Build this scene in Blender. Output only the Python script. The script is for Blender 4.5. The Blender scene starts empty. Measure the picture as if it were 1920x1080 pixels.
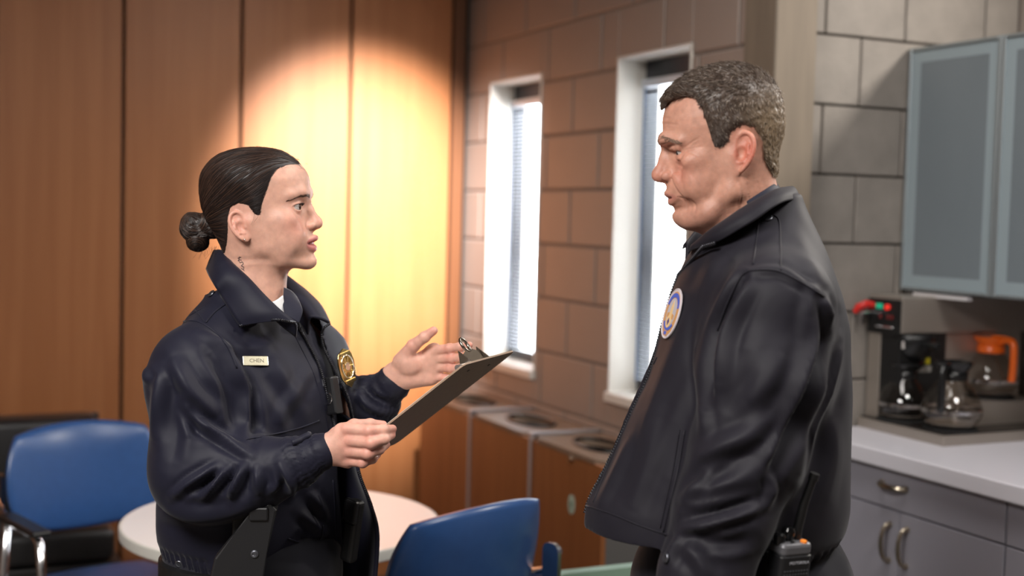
import bpy, bmesh, math, random
import numpy as np
from mathutils import Vector, Matrix
from mathutils.bvhtree import BVHTree

random.seed(7); RNG = np.random.default_rng(7)
scene = bpy.context.scene
COL = scene.collection

# ---------------------------------------------------------------- camera
F_PX = 2400.0
CAM = np.array([0.0, 0.0, 1.56])
PITCH, ROLL = math.radians(3.27), 0.025
_F = np.array([0, math.cos(PITCH), -math.sin(PITCH)])
_U0 = np.array([0, math.sin(PITCH), math.cos(PITCH)])
_R0 = np.array([1.0, 0, 0])
_R = _R0 * math.cos(ROLL) + _U0 * math.sin(ROLL)
_U = _U0 * math.cos(ROLL) - _R0 * math.sin(ROLL)
cam_data = bpy.data.cameras.new('camera')
cam = bpy.data.objects.new('camera', cam_data); COL.objects.link(cam)
m = Matrix.Identity(4)
for i in range(3):
    m[i][0] = _R[i]; m[i][1] = _U[i]; m[i][2] = -_F[i]; m[i][3] = CAM[i]
cam.matrix_world = m
cam_data.sensor_width = 36.0
cam_data.lens = 36.0 * F_PX / 1920.0
cam_data.clip_start = 0.05; cam_data.clip_end = 200
cam_data.dof.use_dof = True
cam_data.dof.focus_distance = 2.22
cam_data.dof.aperture_fstop = 2.2
scene.camera = cam

# ---------------------------------------------------------------- colour management
vs = scene.view_settings
scene.display_settings.display_device = 'sRGB'
vs.view_transform = 'Standard'; vs.look = 'None'; vs.gamma = 1.0; vs.use_curve_mapping = False
vs.exposure = 0.0

def P(px, py, Y):
    """photo pixel -> point of the place at distance Y in front of the camera"""
    d = _F + _R * ((px - 960) / F_PX) + _U * ((540 - py) / F_PX)
    return CAM + d * (Y / d[1])
def proj(V):
    d = np.asarray(V, float) - CAM
    w = d @ _F
    return np.stack([960 + F_PX * (d @ _R) / w, 540 - F_PX * (d @ _U) / w], -1)

# room frame: s runs along the block wall towards the camera, t points out through it
ANG = math.radians(25.3)
DN = np.array([math.sin(ANG), -math.cos(ANG)]); OUT = np.array([math.cos(ANG), math.sin(ANG)])
B0 = np.array([0.207, 4.65])
ROOM_ROT = math.atan2(DN[1], DN[0])
def RW(s, t, z=0.0):
    p = B0 + DN * s + OUT * t
    return (p[0], p[1], z)
def to_st(x, y):
    v = np.array([x, y]) - B0
    return float(v @ DN), float(v @ OUT)

# ---------------------------------------------------------------- world and lights
world = bpy.data.worlds.new('sky'); scene.world = world
world.use_nodes = True
wn = world.node_tree.nodes; wl = world.node_tree.links
wn['Background'].inputs['Color'].default_value = (0.93, 0.97, 1.0, 1)
wn['Background'].inputs['Strength'].default_value = 18.0

def area(name, loc, target, size, power, color, size_y=None, spread=180):
    d = bpy.data.lights.new(name, 'AREA'); d.energy = power; d.color = color
    d.size = size
    if size_y: d.shape = 'RECTANGLE'; d.size_y = size_y
    d.spread = math.radians(spread)
    o = bpy.data.objects.new(name, d); COL.objects.link(o)
    o.location = loc
    o.rotation_euler = (Vector(target) - Vector(loc)).to_track_quat('-Z', 'Y').to_euler()
    return o
def spot(name, loc, target, power, color, angle, blend, radius=0.05):
    d = bpy.data.lights.new(name, 'SPOT'); d.energy = power; d.color = color
    d.spot_size = math.radians(angle); d.spot_blend = blend; d.shadow_soft_size = radius
    o = bpy.data.objects.new(name, d); COL.objects.link(o)
    o.location = loc
    o.rotation_euler = (Vector(target) - Vector(loc)).to_track_quat('-Z', 'Y').to_euler()
    return o
# warm wall washer throwing a pool of light on the wood panelling
spot('wall_washer_light', RW(0.95, -0.70, 2.92), RW(-0.98, -0.44, 1.50), 2300, (1.0, 0.965, 0.95), 37, 1.0, 0.05)
# unseen area lights added at ceiling height to brighten the room, figures and kitchen
area('fill_light_room', RW(3.5, -3.2, 2.96), RW(3.5, -3.2, 0), 1.2, 185, (1.0, 0.96, 0.92), 1.2)
area('fill_light_window_side', RW(1.9, -0.55, 2.96), RW(1.9, -0.55, 0), 0.5, 16, (1.0, 0.95, 0.9), 1.0)
area('fill_light_kitchen', RW(3.3, -0.25, 2.96), RW(3.3, -0.25, 0), 0.6, 40, (1.0, 0.96, 0.92), 0.6)
# lamp on the kitchen wall above the cabinets
area('kitchen_wall_light', RW(2.05, 0.88, 2.40), RW(1.6, -0.6, 1.7), 0.12, 20, (1.0, 0.93, 0.84), 0.12)


# ---------------------------------------------------------------- materials
def srgb(r, g, b):
    f = lambda c: (c / 255 / 12.92) if c / 255 <= 0.04045 else ((c / 255 + 0.055) / 1.055) ** 2.4
    return (f(r), f(g), f(b), 1.0)
MATS = {}
def mat(name, col=(0.5, 0.5, 0.5, 1), rough=0.5, metal=0.0, noise=None, bump=None, **kw):
    if name in MATS: return MATS[name]
    mt = bpy.data.materials.new(name); mt.use_nodes = True
    nt = mt.node_tree; b = nt.nodes['Principled BSDF']
    b.inputs['Base Color'].default_value = col
    b.inputs['Roughness'].default_value = rough
    b.inputs['Metallic'].default_value = metal
    for k, v in kw.items():
        b.inputs[k.replace('_', ' ')].default_value = v
    tc = nt.nodes.new('ShaderNodeTexCoord')
    if noise:      # (scale xyz, amount, second colour)
        mp = nt.nodes.new('ShaderNodeMapping'); mp.inputs['Scale'].default_value = noise[0]
        nt.links.new(tc.outputs['Object'], mp.inputs[0])
        nz = nt.nodes.new('ShaderNodeTexNoise'); nz.inputs['Scale'].default_value = 1.0
        nz.inputs['Detail'].default_value = 6
        nt.links.new(mp.outputs[0], nz.inputs['Vector'])
        rp = nt.nodes.new('ShaderNodeValToRGB')
        rp.color_ramp.elements[0].position = 0.5 - noise[1]; rp.color_ramp.elements[1].position = 0.5 + noise[1]
        rp.color_ramp.elements[0].color = col; rp.color_ramp.elements[1].color = noise[2]
        nt.links.new(nz.outputs['Fac'], rp.inputs[0])
        nt.links.new(rp.outputs[0], b.inputs['Base Color'])
    if bump:       # (scale xyz, strength, distance)
        mp = nt.nodes.new('ShaderNodeMapping'); mp.inputs['Scale'].default_value = bump[0]
        nt.links.new(tc.outputs['Object'], mp.inputs[0])
        nz = nt.nodes.new('ShaderNodeTexNoise'); nz.inputs['Scale'].default_value = 1.0
        nz.inputs['Detail'].default_value = 4
        nt.links.new(mp.outputs[0], nz.inputs['Vector'])
        bp = nt.nodes.new('ShaderNodeBump'); bp.inputs['Strength'].default_value = bump[1]
        bp.inputs['Distance'].default_value = bump[2]
        nt.links.new(nz.outputs['Fac'], bp.inputs['Height'])
        nt.links.new(bp.outputs[0], b.inputs['Normal'])
    MATS[name] = mt
    return mt

# ---------------------------------------------------------------- object helpers
def link(name, me, material=None, parent=None, loc=None, rot=None, smooth=False):
    o = bpy.data.objects.new(name, me); COL.objects.link(o)
    if material is not None and not me.materials: me.materials.append(material)
    if smooth:
        me.polygons.foreach_set('use_smooth', np.ones(len(me.polygons), dtype=bool))
    if parent is not None: o.parent = parent
    if loc is not None: o.location = loc
    if rot is not None: o.rotation_euler = rot if hasattr(rot, '__len__') else (0, 0, rot)
    return o
def tag(o, label=None, cat=None, group=None, kind=None):
    if label: o['label'] = label
    if cat: o['category'] = cat
    if group: o['group'] = group
    if kind: o['kind'] = kind
    return o
def empty(name, loc=(0, 0, 0), rotz=0.0):
    o = bpy.data.objects.new(name, None); COL.objects.link(o)
    o.location = loc; o.rotation_euler = (0, 0, rotz); o.empty_display_size = 0.1
    return o

class MB:
    """collects shapes into one mesh"""
    def __init__(self): self.bm = bmesh.new()
    def box(self, lo, hi, bevel=0.0, seg=1):
        lo = Vector(lo); hi = Vector(hi)
        r = bmesh.ops.create_cube(self.bm, size=1.0)
        c = (lo + hi) / 2; d = hi - lo
        for v in r['verts']:
            v.co = Vector((v.co.x * d.x, v.co.y * d.y, v.co.z * d.z)) + c
        if bevel > 0:
            es = list({e for v in r['verts'] for e in v.link_edges})
            bmesh.ops.bevel(self.bm, geom=es, offset=bevel, segments=seg, affect='EDGES', profile=0.5)
        return self
    def cyl(self, a, b, r1, r2=None, n=16, caps=True):
        a = Vector(a); b = Vector(b); r2 = r1 if r2 is None else r2
        q = (b - a).to_track_quat('Z', 'Y').to_matrix()
        ra = []; rb = []
        for i in range(n):
            t = 2 * math.pi * i / n; d = q @ Vector((math.cos(t), math.sin(t), 0))
            ra.append(self.bm.verts.new(a + d * r1)); rb.append(self.bm.verts.new(b + d * r2))
        for i in range(n):
            j = (i + 1) % n; self.bm.faces.new((ra[i], ra[j], rb[j], rb[i]))
        if caps:
            self.bm.faces.new(list(reversed(ra))); self.bm.faces.new(rb)
        return self
    def tube(self, pts, r, n=10, closed=False, flat=None):
        """swept tube; r number or list; flat=(w,h,up) for a flat bar"""
        pts = [Vector(p) for p in pts]; N = len(pts)
        rings = []; prev = None
        for i, p in enumerate(pts):
            if closed: t = pts[(i + 1) % N] - pts[i - 1]
            else: t = pts[min(i + 1, N - 1)] - pts[max(i - 1, 0)]
            t.normalize()
            if prev is None:
                u = Vector((0, 0, 1)) if abs(t.z) < 0.9 else Vector((1, 0, 0))
                u = (u - t * u.dot(t)).normalized()
            else:
                u = (prev - t * prev.dot(t)).normalized()
            prev = u; w = t.cross(u)
            ri = r[i] if hasattr(r, '__len__') else r
            ring = []
            for k in range(n):
                a = 2 * math.pi * k / n
                ring.append(self.bm.verts.new(p + (u * math.cos(a) + w * math.sin(a)) * ri))
            rings.append(ring)
        M = N if closed else N - 1
        for i in range(M):
            A = rings[i]; B = rings[(i + 1) % N]
            for k in range(n):
                j = (k + 1) % n
                self.bm.faces.new((A[k], A[j], B[j], B[k]))
        if not closed:
            self.bm.faces.new(list(reversed(rings[0]))); self.bm.faces.new(rings[-1])
        return self
    def lathe(self, prof, n=32, center=(0, 0, 0), cap=True):
        cx, cy, cz = center; rings = []
        for r, z in prof:
            rings.append([self.bm.verts.new((cx + r * math.cos(2 * math.pi * k / n), cy + r * math.sin(2 * math.pi * k / n), cz + z)) for k in range(n)])
        for A, B in zip(rings[:-1], rings[1:]):
            for k in range(n):
                j = (k + 1) % n; self.bm.faces.new((A[k], A[j], B[j], B[k]))
        if cap:
            self.bm.faces.new(list(reversed(rings[0]))); self.bm.faces.new(rings[-1])
        return self
    def prism(self, poly, h0, h1, axis='z', bevel=0.0):
        """polygon in 2-D extruded; axis gives the extrusion direction"""
        def mk(p, h):
            if axis == 'z': return (p[0], p[1], h)
            if axis == 'y': return (p[0], h, p[1])
            return (h, p[0], p[1])
        A = [self.bm.verts.new(mk(p, h0)) for p in poly]; B = [self.bm.verts.new(mk(p, h1)) for p in poly]
        fs = [self.bm.faces.new(list(reversed(A))), self.bm.faces.new(B)]
        n = len(poly)
        for i in range(n):
            j = (i + 1) % n; fs.append(self.bm.faces.new((A[i], A[j], B[j], B[i])))
        if bevel > 0:
            es = list({e for f in fs[:2] for e in f.edges})
            bmesh.ops.bevel(self.bm, geom=es, offset=bevel, segments=2, affect='EDGES', profile=0.5)
        return self
    def mesh(self, name='mesh'):
        bmesh.ops.recalc_face_normals(self.bm, faces=self.bm.faces[:])
        me = bpy.data.meshes.new(name); self.bm.to_mesh(me); self.bm.free()
        return me
    def obj(self, name, material, parent=None, loc=None, rot=None, smooth=False):
        return link(name, self.mesh(name), material, parent, loc, rot, smooth)
def autosmooth(o, deg=35):
    me = o.data
    me.polygons.foreach_set('use_smooth', np.ones(len(me.polygons), dtype=bool))
    bm = bmesh.new(); bm.from_mesh(me)
    for e in bm.edges:
        e.smooth = not (len(e.link_faces) == 2 and e.calc_face_angle(0) > math.radians(deg))
    bm.to_mesh(me); bm.free()
    return o
def rrect(w, h, r, n=6, cx=0.0, cy=0.0):
    pts = []
    for (sx, sy, a0) in ((1, 1, 0), (-1, 1, 90), (-1, -1, 180), (1, -1, 270)):
        for k in range(n + 1):
            a = math.radians(a0 + 90 * k / n)
            pts.append((cx + sx * (w / 2 - r) + r * math.cos(a), cy + sy * (h / 2 - r) + r * math.sin(a)))
    return pts
def text_mesh(body, size, extrude=0.0004, align='CENTER'):
    cu = bpy.data.curves.new('text', 'FONT'); cu.body = body; cu.size = size; cu.extrude = extrude
    cu.align_x = align; cu.align_y = 'CENTER'; cu.resolution_u = 2
    o = bpy.data.objects.new('text_tmp', cu); COL.objects.link(o)
    dg = bpy.context.evaluated_depsgraph_get()
    me = bpy.data.meshes.new_from_object(o.evaluated_get(dg))
    bpy.data.objects.remove(o); bpy.data.curves.remove(cu)
    return me
def frame_matrix(o, x, y, z):
    """matrix with the given origin and axes"""
    M = Matrix.Identity(4)
    for i in range(3):
        M[i][0] = x[i]; M[i][1] = y[i]; M[i][2] = z[i]; M[i][3] = o[i]
    return M

# ================================================================ the room shell
CEIL = 2.98
S_BACK, S_FRONT, T_LEFT, T_KIT = -0.98, 6.2, -5.2, 1.0
S_END = 1.10                  # end wall of the kitchen alcove
COL_S = (1.05, 1.20)          # pier at the end of the block wall

M_floor = mat('floor_vinyl', srgb(70, 64, 60), 0.45, noise=((9, 9, 9), 0.25, srgb(88, 82, 76)))
M_ceil = mat('ceiling_paint', srgb(120, 116, 110), 0.9)
M_plain = mat('plain_wall_paint', srgb(112, 104, 98), 0.8)
M_mortar = mat('mortar_painted', srgb(122, 111, 104), 0.9)
M_joint = mat('concrete_joint', srgb(116, 111, 105), 0.9)
M_block = mat('block_paint', srgb(148, 134, 125), 0.55, noise=((5, 5, 5), 0.3, srgb(140, 127, 119)), bump=((160, 160, 160), 0.25, 0.002))
M_concrete = mat('raw_concrete_block', srgb(138, 131, 124), 0.7, noise=((11, 11, 11), 0.3, srgb(118, 112, 106)), bump=((60, 60, 60), 0.5, 0.004))
M_pier = mat('pier_concrete', srgb(120, 108, 94), 0.7, noise=((20, 20, 2.0), 0.25, srgb(98, 88, 76)), bump=((90, 90, 6), 0.3, 0.002))

def wood_mat(name, c1, c2, rough, gscale):
    mt = bpy.data.materials.new(name); mt.use_nodes = True; nt = mt.node_tree; b = nt.nodes['Principled BSDF']
    tc = nt.nodes.new('ShaderNodeTexCoord'); oi = nt.nodes.new('ShaderNodeObjectInfo')
    ad = nt.nodes.new('ShaderNodeVectorMath'); ad.operation = 'MULTIPLY_ADD'
    cb = nt.nodes.new('ShaderNodeCombineXYZ')
    for k in range(3): nt.links.new(oi.outputs['Random'], cb.inputs[k])
    ad.inputs[1].default_value = (37, 53, 19)
    nt.links.new(cb.outputs[0], ad.inputs[0]); nt.links.new(tc.outputs['Object'], ad.inputs[2])
    mp = nt.nodes.new('ShaderNodeMapping'); mp.inputs['Scale'].default_value = gscale
    nt.links.new(ad.outputs[0], mp.inputs[0])
    n1 = nt.nodes.new('ShaderNodeTexNoise'); n1.inputs['Scale'].default_value = 1; n1.inputs['Detail'].default_value = 8; n1.inputs['Distortion'].default_value = 0.6
    nt.links.new(mp.outputs[0], n1.inputs['Vector'])
    rp = nt.nodes.new('ShaderNodeValToRGB'); rp.color_ramp.elements[0].position = 0.3; rp.color_ramp.elements[1].position = 0.72
    rp.color_ramp.elements[0].color = c1; rp.color_ramp.elements[1].color = c2
    nt.links.new(n1.outputs['Fac'], rp.inputs[0]); nt.links.new(rp.outputs[0], b.inputs['Base Color'])
    b.inputs['Roughness'].default_value = rough
    MATS[name] = mt; return mt
M_wood = wood_mat('wall_veneer', srgb(152, 95, 55), srgb(165, 107, 66), 0.38, (22, 22, 0.9))
M_wood_dark = wood_mat('trim_veneer', srgb(92, 56, 32), srgb(118, 74, 44), 0.45, (26, 26, 1.1))
M_gap = mat('panel_gap_black', srgb(14, 10, 8), 0.9)

def shell(name, lo, hi, material, bevel=0.0):
    """box in room coordinates (s,t,z)"""
    c = [(a + b) / 2 for a, b in zip(lo, hi)]
    base = (c[0], c[1], lo[2])
    b = MB().box([l - q for l, q in zip(lo, base)], [h - q for h, q in zip(hi, base)], bevel)
    o = b.obj(name, material, loc=RW(*base), rot=ROOM_ROT)
    o['kind'] = 'structure'
    return o
shell('floor', (S_BACK - 0.3, T_LEFT - 0.2, -0.12), (S_FRONT + 0.2, T_KIT + 0.3, 0.0), M_floor)
shell('ceiling', (S_BACK - 0.3, T_LEFT - 0.2, CEIL), (S_FRONT + 0.2, T_KIT + 0.3, CEIL + 0.1), M_ceil)
shell('wall_left', (S_BACK - 0.2, T_LEFT - 0.2, 0), (S_FRONT + 0.2, T_LEFT, CEIL), M_plain)
shell('wall_front', (S_FRONT, T_LEFT, 0), (S_FRONT + 0.2, T_KIT + 0.2, CEIL), M_plain)

# --- wood panelled wall: a dark backing, each panel a piece
wall_b = shell('wall_back', (S_BACK - 0.2, T_LEFT, 0), (S_BACK - 0.02, 0.12, CEIL), M_gap)
def room_child(o, parent):
    o.parent = parent
    o.matrix_parent_inverse = Matrix.LocRotScale(parent.location, parent.rotation_euler, None).inverted()
    return o
edges_t = [-0.071 - 0.4525 * k for k in range(12)]
panel_me = MB().box((-0.02, -0.4525 / 2 + 0.007, 0), (0.0, 0.4525 / 2 - 0.007, CEIL - 0.01), 0.002).mesh('panel')
for k in range(11):
    t0 = (edges_t[k] + edges_t[k + 1]) / 2
    o = link('panel', panel_me, M_wood, loc=RW(S_BACK, t0, 0.005), rot=ROOM_ROT)
    room_child(o, wall_b)
o = MB().box((-0.02, -0.0265, 0), (0.0, 0.0265, CEIL - 0.01), 0.002).obj('corner_strip', M_wood_dark, loc=RW(S_BACK, -0.039, 0.005), rot=ROOM_ROT)
room_child(o, wall_b)

# --- block wall with two windows
WZ0, WZ1 = CAM[2] - 0.600, CAM[2] + 0.540
WINS = [(-0.735, -0.265), (0.313, 0.765)]
WALL_T = 0.165
COURSE = 0.2032
Z_L4 = CAM[2] - 0.1066
Z_OFF = Z_L4 - 7 * COURSE
MORT = 0.010
def cut_rect(rects, hole):
    res = []
    for (a0, a1, b0, b1) in rects:
        h0, h1, g0, g1 = hole
        if h1 <= a0 or h0 >= a1 or g1 <= b0 or g0 >= b1: res.append((a0, a1, b0, b1)); continue
        if a0 < h0: res.append((a0, h0, b0, b1))
        if a1 > h1: res.append((h1, a1, b0, b1))
        m0, m1 = max(a0, h0), min(a1, h1)
        if b0 < g0: res.append((m0, m1, b0, g0))
        if b1 > g1: res.append((m0, m1, g1, b1))
    return res
holes = [(a, b, WZ0, WZ1) for a, b in WINS]
# mortar backing in slabs around the openings
bb = MB()
for (a0, a1, b0, b1) in cut_rect(cut_rect([(S_BACK - 0.02, COL_S[0], 0, CEIL)], holes[0]), holes[1]):
    bb.box((a0, 0.004, b0), (a1, WALL_T, b1))
wall_r = bb.obj('wall_right', M_mortar, loc=RW(0, 0, 0), rot=ROOM_ROT); wall_r['kind'] = 'structure'
_bc = {}
def block_piece(w, h, depth, name, material, parent, s, t, z, axis='s'):
    key = (round(w, 3), round(h, 3), round(depth, 3), material.name, axis)
    if key not in _bc:
        if axis == 's': b = MB().box((-w / 2, 0, 0), (w / 2, depth, h), 0.003)
        else: b = MB().box((-depth, -w / 2, 0), (0, w / 2, h), 0.003)
        me = b.mesh('block'); me.materials.append(material); _bc[key] = me
    o = link(name, _bc[key], None, loc=RW(s, t, z), rot=ROOM_ROT)
    return room_child(o, parent)
JOINT0 = 0.0 + 0.0
for row in range(-1, 15):
    z0 = Z_OFF + row * COURSE; z1 = z0 + COURSE
    if z1 > CEIL: z1 = CEIL - 0.002
    if z1 < 0.02: continue
    z0 = max(z0, 0.0)
    # running bond: rows with a joint at s = -0.005 (x 1066) and at s = 0.2 (x 1113)
    off = -0.008 if (row % 2 == 1) else 0.195
    k0 = math.floor((S_BACK - off) / 0.4064)
    for k in range(k0, 4):
        a0 = off + k * 0.4064 + MORT / 2; a1 = a0 + 0.4064 - MORT
        a0 = max(a0, S_BACK); a1 = min(a1, COL_S[0])
        if a1 - a0 < 0.03: continue
        rects = [(a0, a1, z0 + MORT / 2, z1 - MORT / 2)]
        for hh in holes: rects = cut_rect(rects, hh)
        for (c0, c1, d0, d1) in rects:
            if c1 - c0 < 0.012 or d1 - d0 < 0.012: continue
            block_piece(c1 - c0, d1 - d0, 0.02, 'block', M_block, wall_r, (c0 + c1) / 2, 0.0, d0)

# --- pier and kitchen alcove
pier = shell('wall_pier', (COL_S[0], -0.012, 0), (COL_S[1], 0.13, CEIL), M_pier, 0.004)
wall_e = shell('wall_end', (S_END - 0.25, 0.13, 0), (S_END - 0.034, T_KIT + 0.25, CEIL), M_joint)
offs = (0.33, 0.53)
for row in range(-1, 15):
    z0 = Z_OFF + 0.045 + row * COURSE; z1 = min(z0 + COURSE, CEIL - 0.002); z0 = max(z0, 0)
    if z1 - z0 < 0.03: continue
    cuts = [0.13, 0.375, 0.70, T_KIT] if row % 2 else [0.13, 0.24, 0.54, 0.86, T_KIT]
    for c0, c1 in zip(cuts[:-1], cuts[1:]):
        block_piece(c1 - c0 - 0.006, z1 - z0 - 0.006, 0.03, 'block', M_concrete, wall_e, S_END - 0.002, (c0 + c1) / 2, z0 + 0.003, axis='t')
wall_k = shell('wall_kitchen', (S_END - 0.25, T_KIT, 0), (S_FRONT, T_KIT + 0.25, CEIL), M_mortar)
M_kit = mat('kitchen_wall_paint', srgb(150, 140, 131), 0.5, noise=((6, 6, 6), 0.3, srgb(140, 130, 122)))
for row in range(-1, 15):
    z0 = Z_OFF + 0.045 + row * COURSE; z1 = min(z0 + COURSE, CEIL - 0.002); z0 = max(z0, 0)
    if z1 - z0 < 0.03: continue
    off = S_END + (0.0 if row % 2 else 0.2032)
    for k in range(-1, 7):
        a0 = max(off + k * 0.4064, S_END); a1 = off + (k + 1) * 0.4064
        if a1 - a0 < 0.05: continue
        block_piece(a1 - a0 - 0.006, z1 - z0 - 0.006, 0.006, 'block', M_kit, wall_k, (a0 + a1) / 2, T_KIT - 0.004, z0 + 0.003)

# --- windows
def facing_mix(nt, lo, hi):
    lw = nt.nodes.new('ShaderNodeLayerWeight'); lw.inputs[0].default_value = 0.5
    pw = nt.nodes.new('ShaderNodeMath'); pw.operation = 'POWER'; pw.inputs[1].default_value = 4.0
    ma = nt.nodes.new('ShaderNodeMath'); ma.operation = 'MULTIPLY_ADD'; ma.inputs[1].default_value = hi; ma.inputs[2].default_value = lo
    nt.links.new(lw.outputs['Facing'], pw.inputs[0]); nt.links.new(pw.outputs[0], ma.inputs[0])
    return ma.outputs[0]
M_frame = mat('window_frame_dark', srgb(58, 60, 66), 0.4, 0.3)
M_reveal = mat('window_reveal_paint', srgb(208, 204, 196), 0.6)
M_slat = mat('blind_slat_white', srgb(214, 220, 228), 0.4)
M_cord = mat('blind_tape_blue', srgb(120, 140, 175), 0.7)
gm = bpy.data.materials.new('window_glass'); gm.use_nodes = True
nt = gm.node_tree; nt.nodes.remove(nt.nodes['Principled BSDF'])
tr = nt.nodes.new('ShaderNodeBsdfTransparent'); gl = nt.nodes.new('ShaderNodeBsdfGlossy'); gl.inputs['Roughness'].default_value = 0.02
mx = nt.nodes.new('ShaderNodeMixShader'); fr = facing_mix(nt, 0.04, 0.5)
nt.links.new(fr, mx.inputs[0]); nt.links.new(tr.outputs[0], mx.inputs[1]); nt.links.new(gl.outputs[0], mx.inputs[2])
nt.links.new(mx.outputs[0], nt.nodes['Material Output'].inputs[0]); M_glass = gm
for wi, (a, b) in enumerate(WINS):
    w = b - a; c = (a + b) / 2; H = WZ1 - WZ0
    root = empty('window_%d' % (wi + 1), RW(c, 0.0, WZ0), ROOM_ROT); root['kind'] = 'structure'
    # painted reveal lining
    rv = MB()
    rv.box((-w / 2 - 0.001, -0.004, 0), (-w / 2 + 0.006, WALL_T, H)); rv.box((w / 2 - 0.006, -0.004, 0), (w / 2 + 0.001, WALL_T, H))
    rv.box((-w / 2, -0.004, H - 0.006), (w / 2, WALL_T, H + 0.001))
    rv.obj('reveal', M_reveal, root)
    MB().box((-w / 2 - 0.004, -0.02, -0.03), (w / 2 + 0.004, WALL_T, 0.004), 0.004).obj('window_sill', M_reveal, root)
    fy0, fy1 = 0.105, 0.15
    f = MB()
    f.box((-w / 2 + 0.006, fy0, 0.004), (-w / 2 + 0.022, fy1, H - 0.006), 0.002); f.box((w / 2 - 0.022, fy0, 0.004), (w / 2 - 0.006, fy1, H - 0.006), 0.002)
    f.box((-w / 2 + 0.022, fy0, H - 0.075), (w / 2 - 0.022, fy1, H - 0.006), 0.002); f.box((-w / 2 + 0.022, fy0, 0.004), (w / 2 - 0.022, fy1, 0.045), 0.002)
    f.obj('window_frame', M_frame, root)
    MB().box((-w / 2 + 0.02, fy0 + 0.030, 0.04), (w / 2 - 0.02, fy0 + 0.034, H - 0.07)).obj('pane', M_glass, root)
    MB().box((-w / 2 + 0.026, fy0 - 0.028, H - 0.10), (w / 2 - 0.026, fy0 - 0.002, H - 0.072), 0.002).obj('blind_rail', M_slat, root)
    smesh = MB().box((-w / 2 + 0.030, -0.008, -0.0004), (w / 2 - 0.030, 0.008, 0.0004)).mesh('slat'); smesh.materials.append(M_slat)
    ns = int((H - 0.15) / 0.0155)
    for k in range(ns):
        so = link('slat', smesh, None, root, loc=(0, fy0 - 0.016, 0.05 + k * 0.0155)); so.rotation_euler = (math.radians(-4), 0, 0)
    for xx in (-w / 2 + 0.045, w / 2 - 0.06):
        MB().box((xx - 0.005, fy0 - 0.0262, 0.04), (xx + 0.005, fy0 - 0.0252, H - 0.1)).obj('blind_tape', M_cord, root)

# ================================================================ furniture along the walls
M_chrome = mat('chrome', srgb(215, 215, 218), 0.16, 1.0)
M_steel = mat('brushed_steel', srgb(172, 163, 154), 0.42, 0.7, bump=((400, 400, 8), 0.05, 0.001))
M_black = mat('black_plastic', srgb(22, 22, 23), 0.35)
M_blackm = mat('black_matte', srgb(15, 15, 16), 0.8)
M_alu = mat('aluminium_frame', srgb(160, 168, 172), 0.38, 0.7)
M_carcass = mat('cabinet_carcass', srgb(86, 84, 84), 0.6)
M_lam = mat('grey_laminate', srgb(152, 150, 160), 0.5, noise=((3, 3, 3), 0.3, srgb(146, 144, 154)))
M_counter = mat('white_laminate', srgb(214, 212, 220), 0.3)
M_frost = mat('frosted_glass', srgb(116, 125, 131), 0.42, noise=((6, 6, 3), 0.35, srgb(108, 117, 123)))
M_frost_edge = mat('frosted_glass_edge', srgb(142, 155, 161), 0.4)
M_shelf = mat('shelf_seen_through', srgb(160, 168, 172), 0.5)
M_nickel = mat('brushed_nickel', srgb(180, 168, 150), 0.28, 1.0)

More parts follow.
